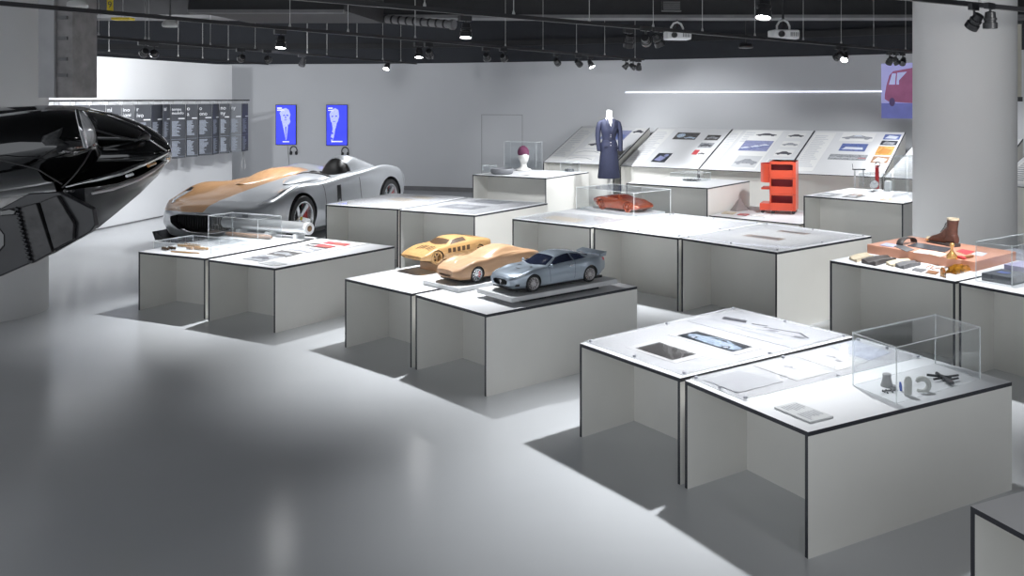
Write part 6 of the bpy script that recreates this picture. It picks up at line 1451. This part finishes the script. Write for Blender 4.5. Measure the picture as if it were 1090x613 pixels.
rod((986.5, 401.8), (1013, 404.5), .007); rod((997, 400), (1012, 411), .009); rod((1000, 405), (1020, 402.2), .006); rod((1004, 408), (1020, 405.4), .006); rod((994, 406.5), (1004, 405), .006); rod((1003, 403), (1014.5, 410.6), .008)
tag(b.build('metal_fitting', smooth=50), 'black spiky metal fitting at the back of the nearest case', 'fitting', 'small parts in the nearest case')
b = MB(); z = Vector((0, 0, .006)); rod((939, 417.4), (955, 416.6), .004); rod((943, 416), (945, 419.5), .004); rod((948, 415.2), (950.5, 418.6), .003); rod((939.5, 416.4), (942, 418.8), .003)
tag(b.build('twig_part', smooth=50), 'small dark twig like part at the left of the nearest case', 'part', 'small parts in the nearest case')
p = at(958.8, 416, H1); yp = p.y; b = MB(); b.tube([atY(959.2, 416, yp), atY(958.6, 411, yp), atY(958.2, 406.5, yp)], [.006, .008, .005], 'pen_blue', 8); tag(b.build('blue_peg', smooth=50), 'small blue peg beside the upright grey strip', 'peg')
# ------------------------------------------------------------------ black car front at the left edge
YN = 3.6
nose = thing('vintage_car', 'glossy black car front jutting in from the left edge, raised above the floor', 'car', atY(-60, 292, YN))
def npx(px, py, dy=0): return atY(px, py, YN + dy)
def nloft(name, secs, m, cy_off, n=36, p=2.0, parent=None, sm=60):
    """secs: (px, y_top, y_bottom, half depth) ; super-ellipse sections across the view"""
    b = MB(); rings = []
    for px, yt, yb, hd_ in secs:
        t_, b_ = atY(px, yt, YN + cy_off), atY(px, yb, YN + cy_off); cz, hz = (t_.z + b_.z) / 2, (t_.z - b_.z) / 2; ring = []
        for k in range(n):
            a = 2 * math.pi * k / n; ca, sa = math.cos(a), math.sin(a)
            ring.append(Vector((t_.x, YN + cy_off + hd_ * math.copysign(abs(ca) ** (2 / p), ca), cz + hz * math.copysign(abs(sa) ** (2 / p), sa))))
        rings.append(ring)
    b.loft(rings, m); return b.build(name, parent or nose, smooth=sm)
nloft('body', [(-420, 96, 230, .62), (-200, 104, 226, .62), (0, 113, 215, .58), (60, 112, 205, .54), (100, 120, 200, .46), (130, 131, 194, .36), (150, 141, 187, .26), (166, 151, 179, .15), (177, 159, 171, .05)], 'gloss_black', .50, p=2.3)
nloft('bonnet', [(-300, 100, 170, .36), (0, 114, 172, .36), (60, 112, 170, .34), (100, 121, 165, .27), (130, 131, 158, .19), (148, 140, 152, .10), (156, 146, 149, .03)], 'gloss_black', .34, p=2.0)
nloft('front_wing', [(-420, 108, 224, .30), (-150, 113, 214, .30), (0, 122, 204, .30), (40, 117, 198, .29), (66, 116, 192, .26), (82, 121, 184, .21), (92, 132, 172, .13), (97, 146, 158, .04)], 'gloss_black', .10, p=2.2)
def crescent(b):
    rows = []
    for i in range(13):
        v = i / 12; py = 118 + 39 * v; bul = math.sin(math.pi * min(1, v * .96 + .04)) ** .6
        xl = 84 + 9 * v ** 1.2; xr = xl + 2 + 12 * bul * (.7 + .45 * v)
        row = []
        for k in range(6):
            u = k / 5; row.append(npx(xl + (xr - xl) * u, py, -.20 + .16 * u + .10 * abs(v - .5)))
        rows.append(row)
    b.grid(rows, 'lens_clear')
b = MB(); crescent(b); o = b.build('wing_lamp', nose, smooth=60); o.modifiers.new('thick', 'SOLIDIFY').thickness = .012
b = MB(); b.tube([npx(82 + 10 * v ** 1.2, 117 + 40 * v, -.215 + .10 * abs(v - .5)) for v in [i / 10 for i in range(11)]], .006, 'chrome', 8); b.build('lamp_rim', nose, smooth=60)
b = MB(); b.tube([npx(x, y, d) for x, y, d in ((70, 199, -.12), (104, 191, -.03), (130, 183.5, .05), (155, 173.5, .2), (170, 166.5, .36), (178.5, 162, .48))], [.004, .009, .010, .010, .009, .007], 'chrome', 10); b.build('upper_bumper_strip', nose, smooth=60)
b = MB(); b.tube([npx(x, y, d) for x, y, d in ((98, 206, -.10), (120, 201, -.03), (145, 192, .1), (164, 181, .28), (174, 173, .42))], [.005, .007, .008, .008, .006], 'rim_grey', 10); b.build('lower_bumper_strip', nose, smooth=60)
b = MB(); b.tube([npx(x, y, d) for x, y, d in ((135, 187.4, .03), (141, 185.4, .07))], .006, 'lens_clear', 10); b.tube([npx(158, 176.8, .22), npx(165, 173.8, .29)], .006, 'amber', 10); b.build('marker_lamp', nose, smooth=60)
b = MB(); b.tube([npx(x, y, d) for x, y, d in ((148, 147, .2), (154, 144.5, .24), (158, 148, .28))], [.006, .017, .008], 'worn_black', 10); b.tube([npx(x, y, d) for x, y, d in ((100, 138, -.02), (125, 145, .06), (146, 149.5, .18))], .004, 'worn_black', 8); b.tube([npx(158, 148, .3), npx(170, 156, .42), npx(178.5, 161.5, .5)], .004, 'chrome', 8); b.build('bonnet_catch', nose, smooth=60)
# bumper underside shell
b = MB(); rows = []
for x, yt, yb, d in ((60, 204, 246, -.10), (90, 200, 246, -.10), (104, 199, 243, -.04), (125, 195, 226, .06), (150, 187, 205, .22), (168, 177, 187, .38), (175, 171, 176, .48)):
    rows.append([npx(x, yt, d), npx(x + 1, yt * .6 + yb * .4, d + .02), npx(x, yb, d + .09), npx(x, yb - 2, d + .35), npx(x, yt, d + .5)])
b.grid(rows, 'satin_black', True); b.build('lower_shell', nose, smooth=60)
# hanging valance panels
def slab(name, pts, dy, th, m): b = MB(); b.extrude([npx(x, y, dy) for x, y in pts], (0, th, 0), m); return b.build(name, nose, bevel=.004)
slab('valance', [(-200, 222), (0, 222), (30, 206), (62, 204), (98, 222), (101, 240), (96, 247), (55, 270), (0, 294), (-200, 372)], -.18, .03, 'satin_black')
slab('valance_panel', [(42, 215), (60, 208), (78, 238), (77, 256), (57, 266)], -.20, .02, 'worn_black')
slab('hinge_strip', [(19, 221), (38, 216), (55, 269), (33, 281)], -.205, .03, 'worn_black')
b = MB()
for i in range(13):
    q = npx(17 + i * 1.15, 222 + i * 4.6, -.21); b.tube([q, q + Vector((.012, 0, -.004))], .008, 'satin_black', 8)
b.build('hinge_knuckles', nose, smooth=50)
slab('valance_notch', [(0, 224), (10, 222), (17, 224), (15, 229), (0, 230)], -.215, .03, 'gloss_black')
slab('valance_opening', [(-30, 240), (-2, 242), (4, 250), (4, 262), (-4, 271), (-30, 280)], -.185, .03, 'gloss_black')
b = MB(); b.lathe([(.006, -.01), (.008, 0), (.005, .008)], 'worn_black', Matrix.Translation(npx(70, 203, -.2)) @ Matrix.Rotation(R(90), 4, 'X'), 12); b.lathe([(.005, -.01), (.006, 0), (.004, .008)], 'worn_black', Matrix.Translation(npx(77, 203, -.2)) @ Matrix.Rotation(R(90), 4, 'X'), 12); b.build('bolt_heads', nose, smooth=50)
b = MB(); b.tube([npx(x, y, d) for x, y, d in ((-60, 172, -.22), (0, 170, -.21), (40, 180, -.18), (66, 196, -.16))], .003, 'worn_black', 8); b.tube([npx(x, y, d) for x, y, d in ((97, 160, -.05), (90, 172, -.1), (78, 188, -.14), (66, 200, -.16))], .003, 'worn_black', 8); b.build('wing_seam', nose, smooth=60)
zt = npx(0, 225).z
b = MB(); b.box((-4.4, 3.75, 0), (-3.3, 4.6, npx(-300, 231, .5).z - .004), 'wall_white'); o = b.build('car_stand', origin=(-3.8, 4.0, 0)); tag(o, 'white stand carrying the black car front, outside the left edge', 'stand')
# ------------------------------------------------------------------ camera, world, view
cam = bpy.data.cameras.new('camera'); co = bpy.data.objects.new('camera', cam); COL.objects.link(co)
co.location = (0, 0, CAMZ); co.rotation_euler = (R(90), 0, 0); cam.sensor_width = 36; cam.lens = 36 * F / 1090
cam.shift_x = (545 - CX) / 1090; cam.shift_y = -(306.5 - CY) / 1090; cam.clip_start = .05; cam.clip_end = 100
SC.camera = co
w = bpy.data.worlds.new('world'); SC.world = w; w.use_nodes = True
bg = w.node_tree.nodes['Background']; bg.inputs[0].default_value = (.89, .94, 1, 1); bg.inputs[1].default_value = 1.4
SC.view_settings.view_transform = 'Standard'; SC.view_settings.look = 'None'; SC.view_settings.exposure = -.22; SC.view_settings.gamma = 1.1
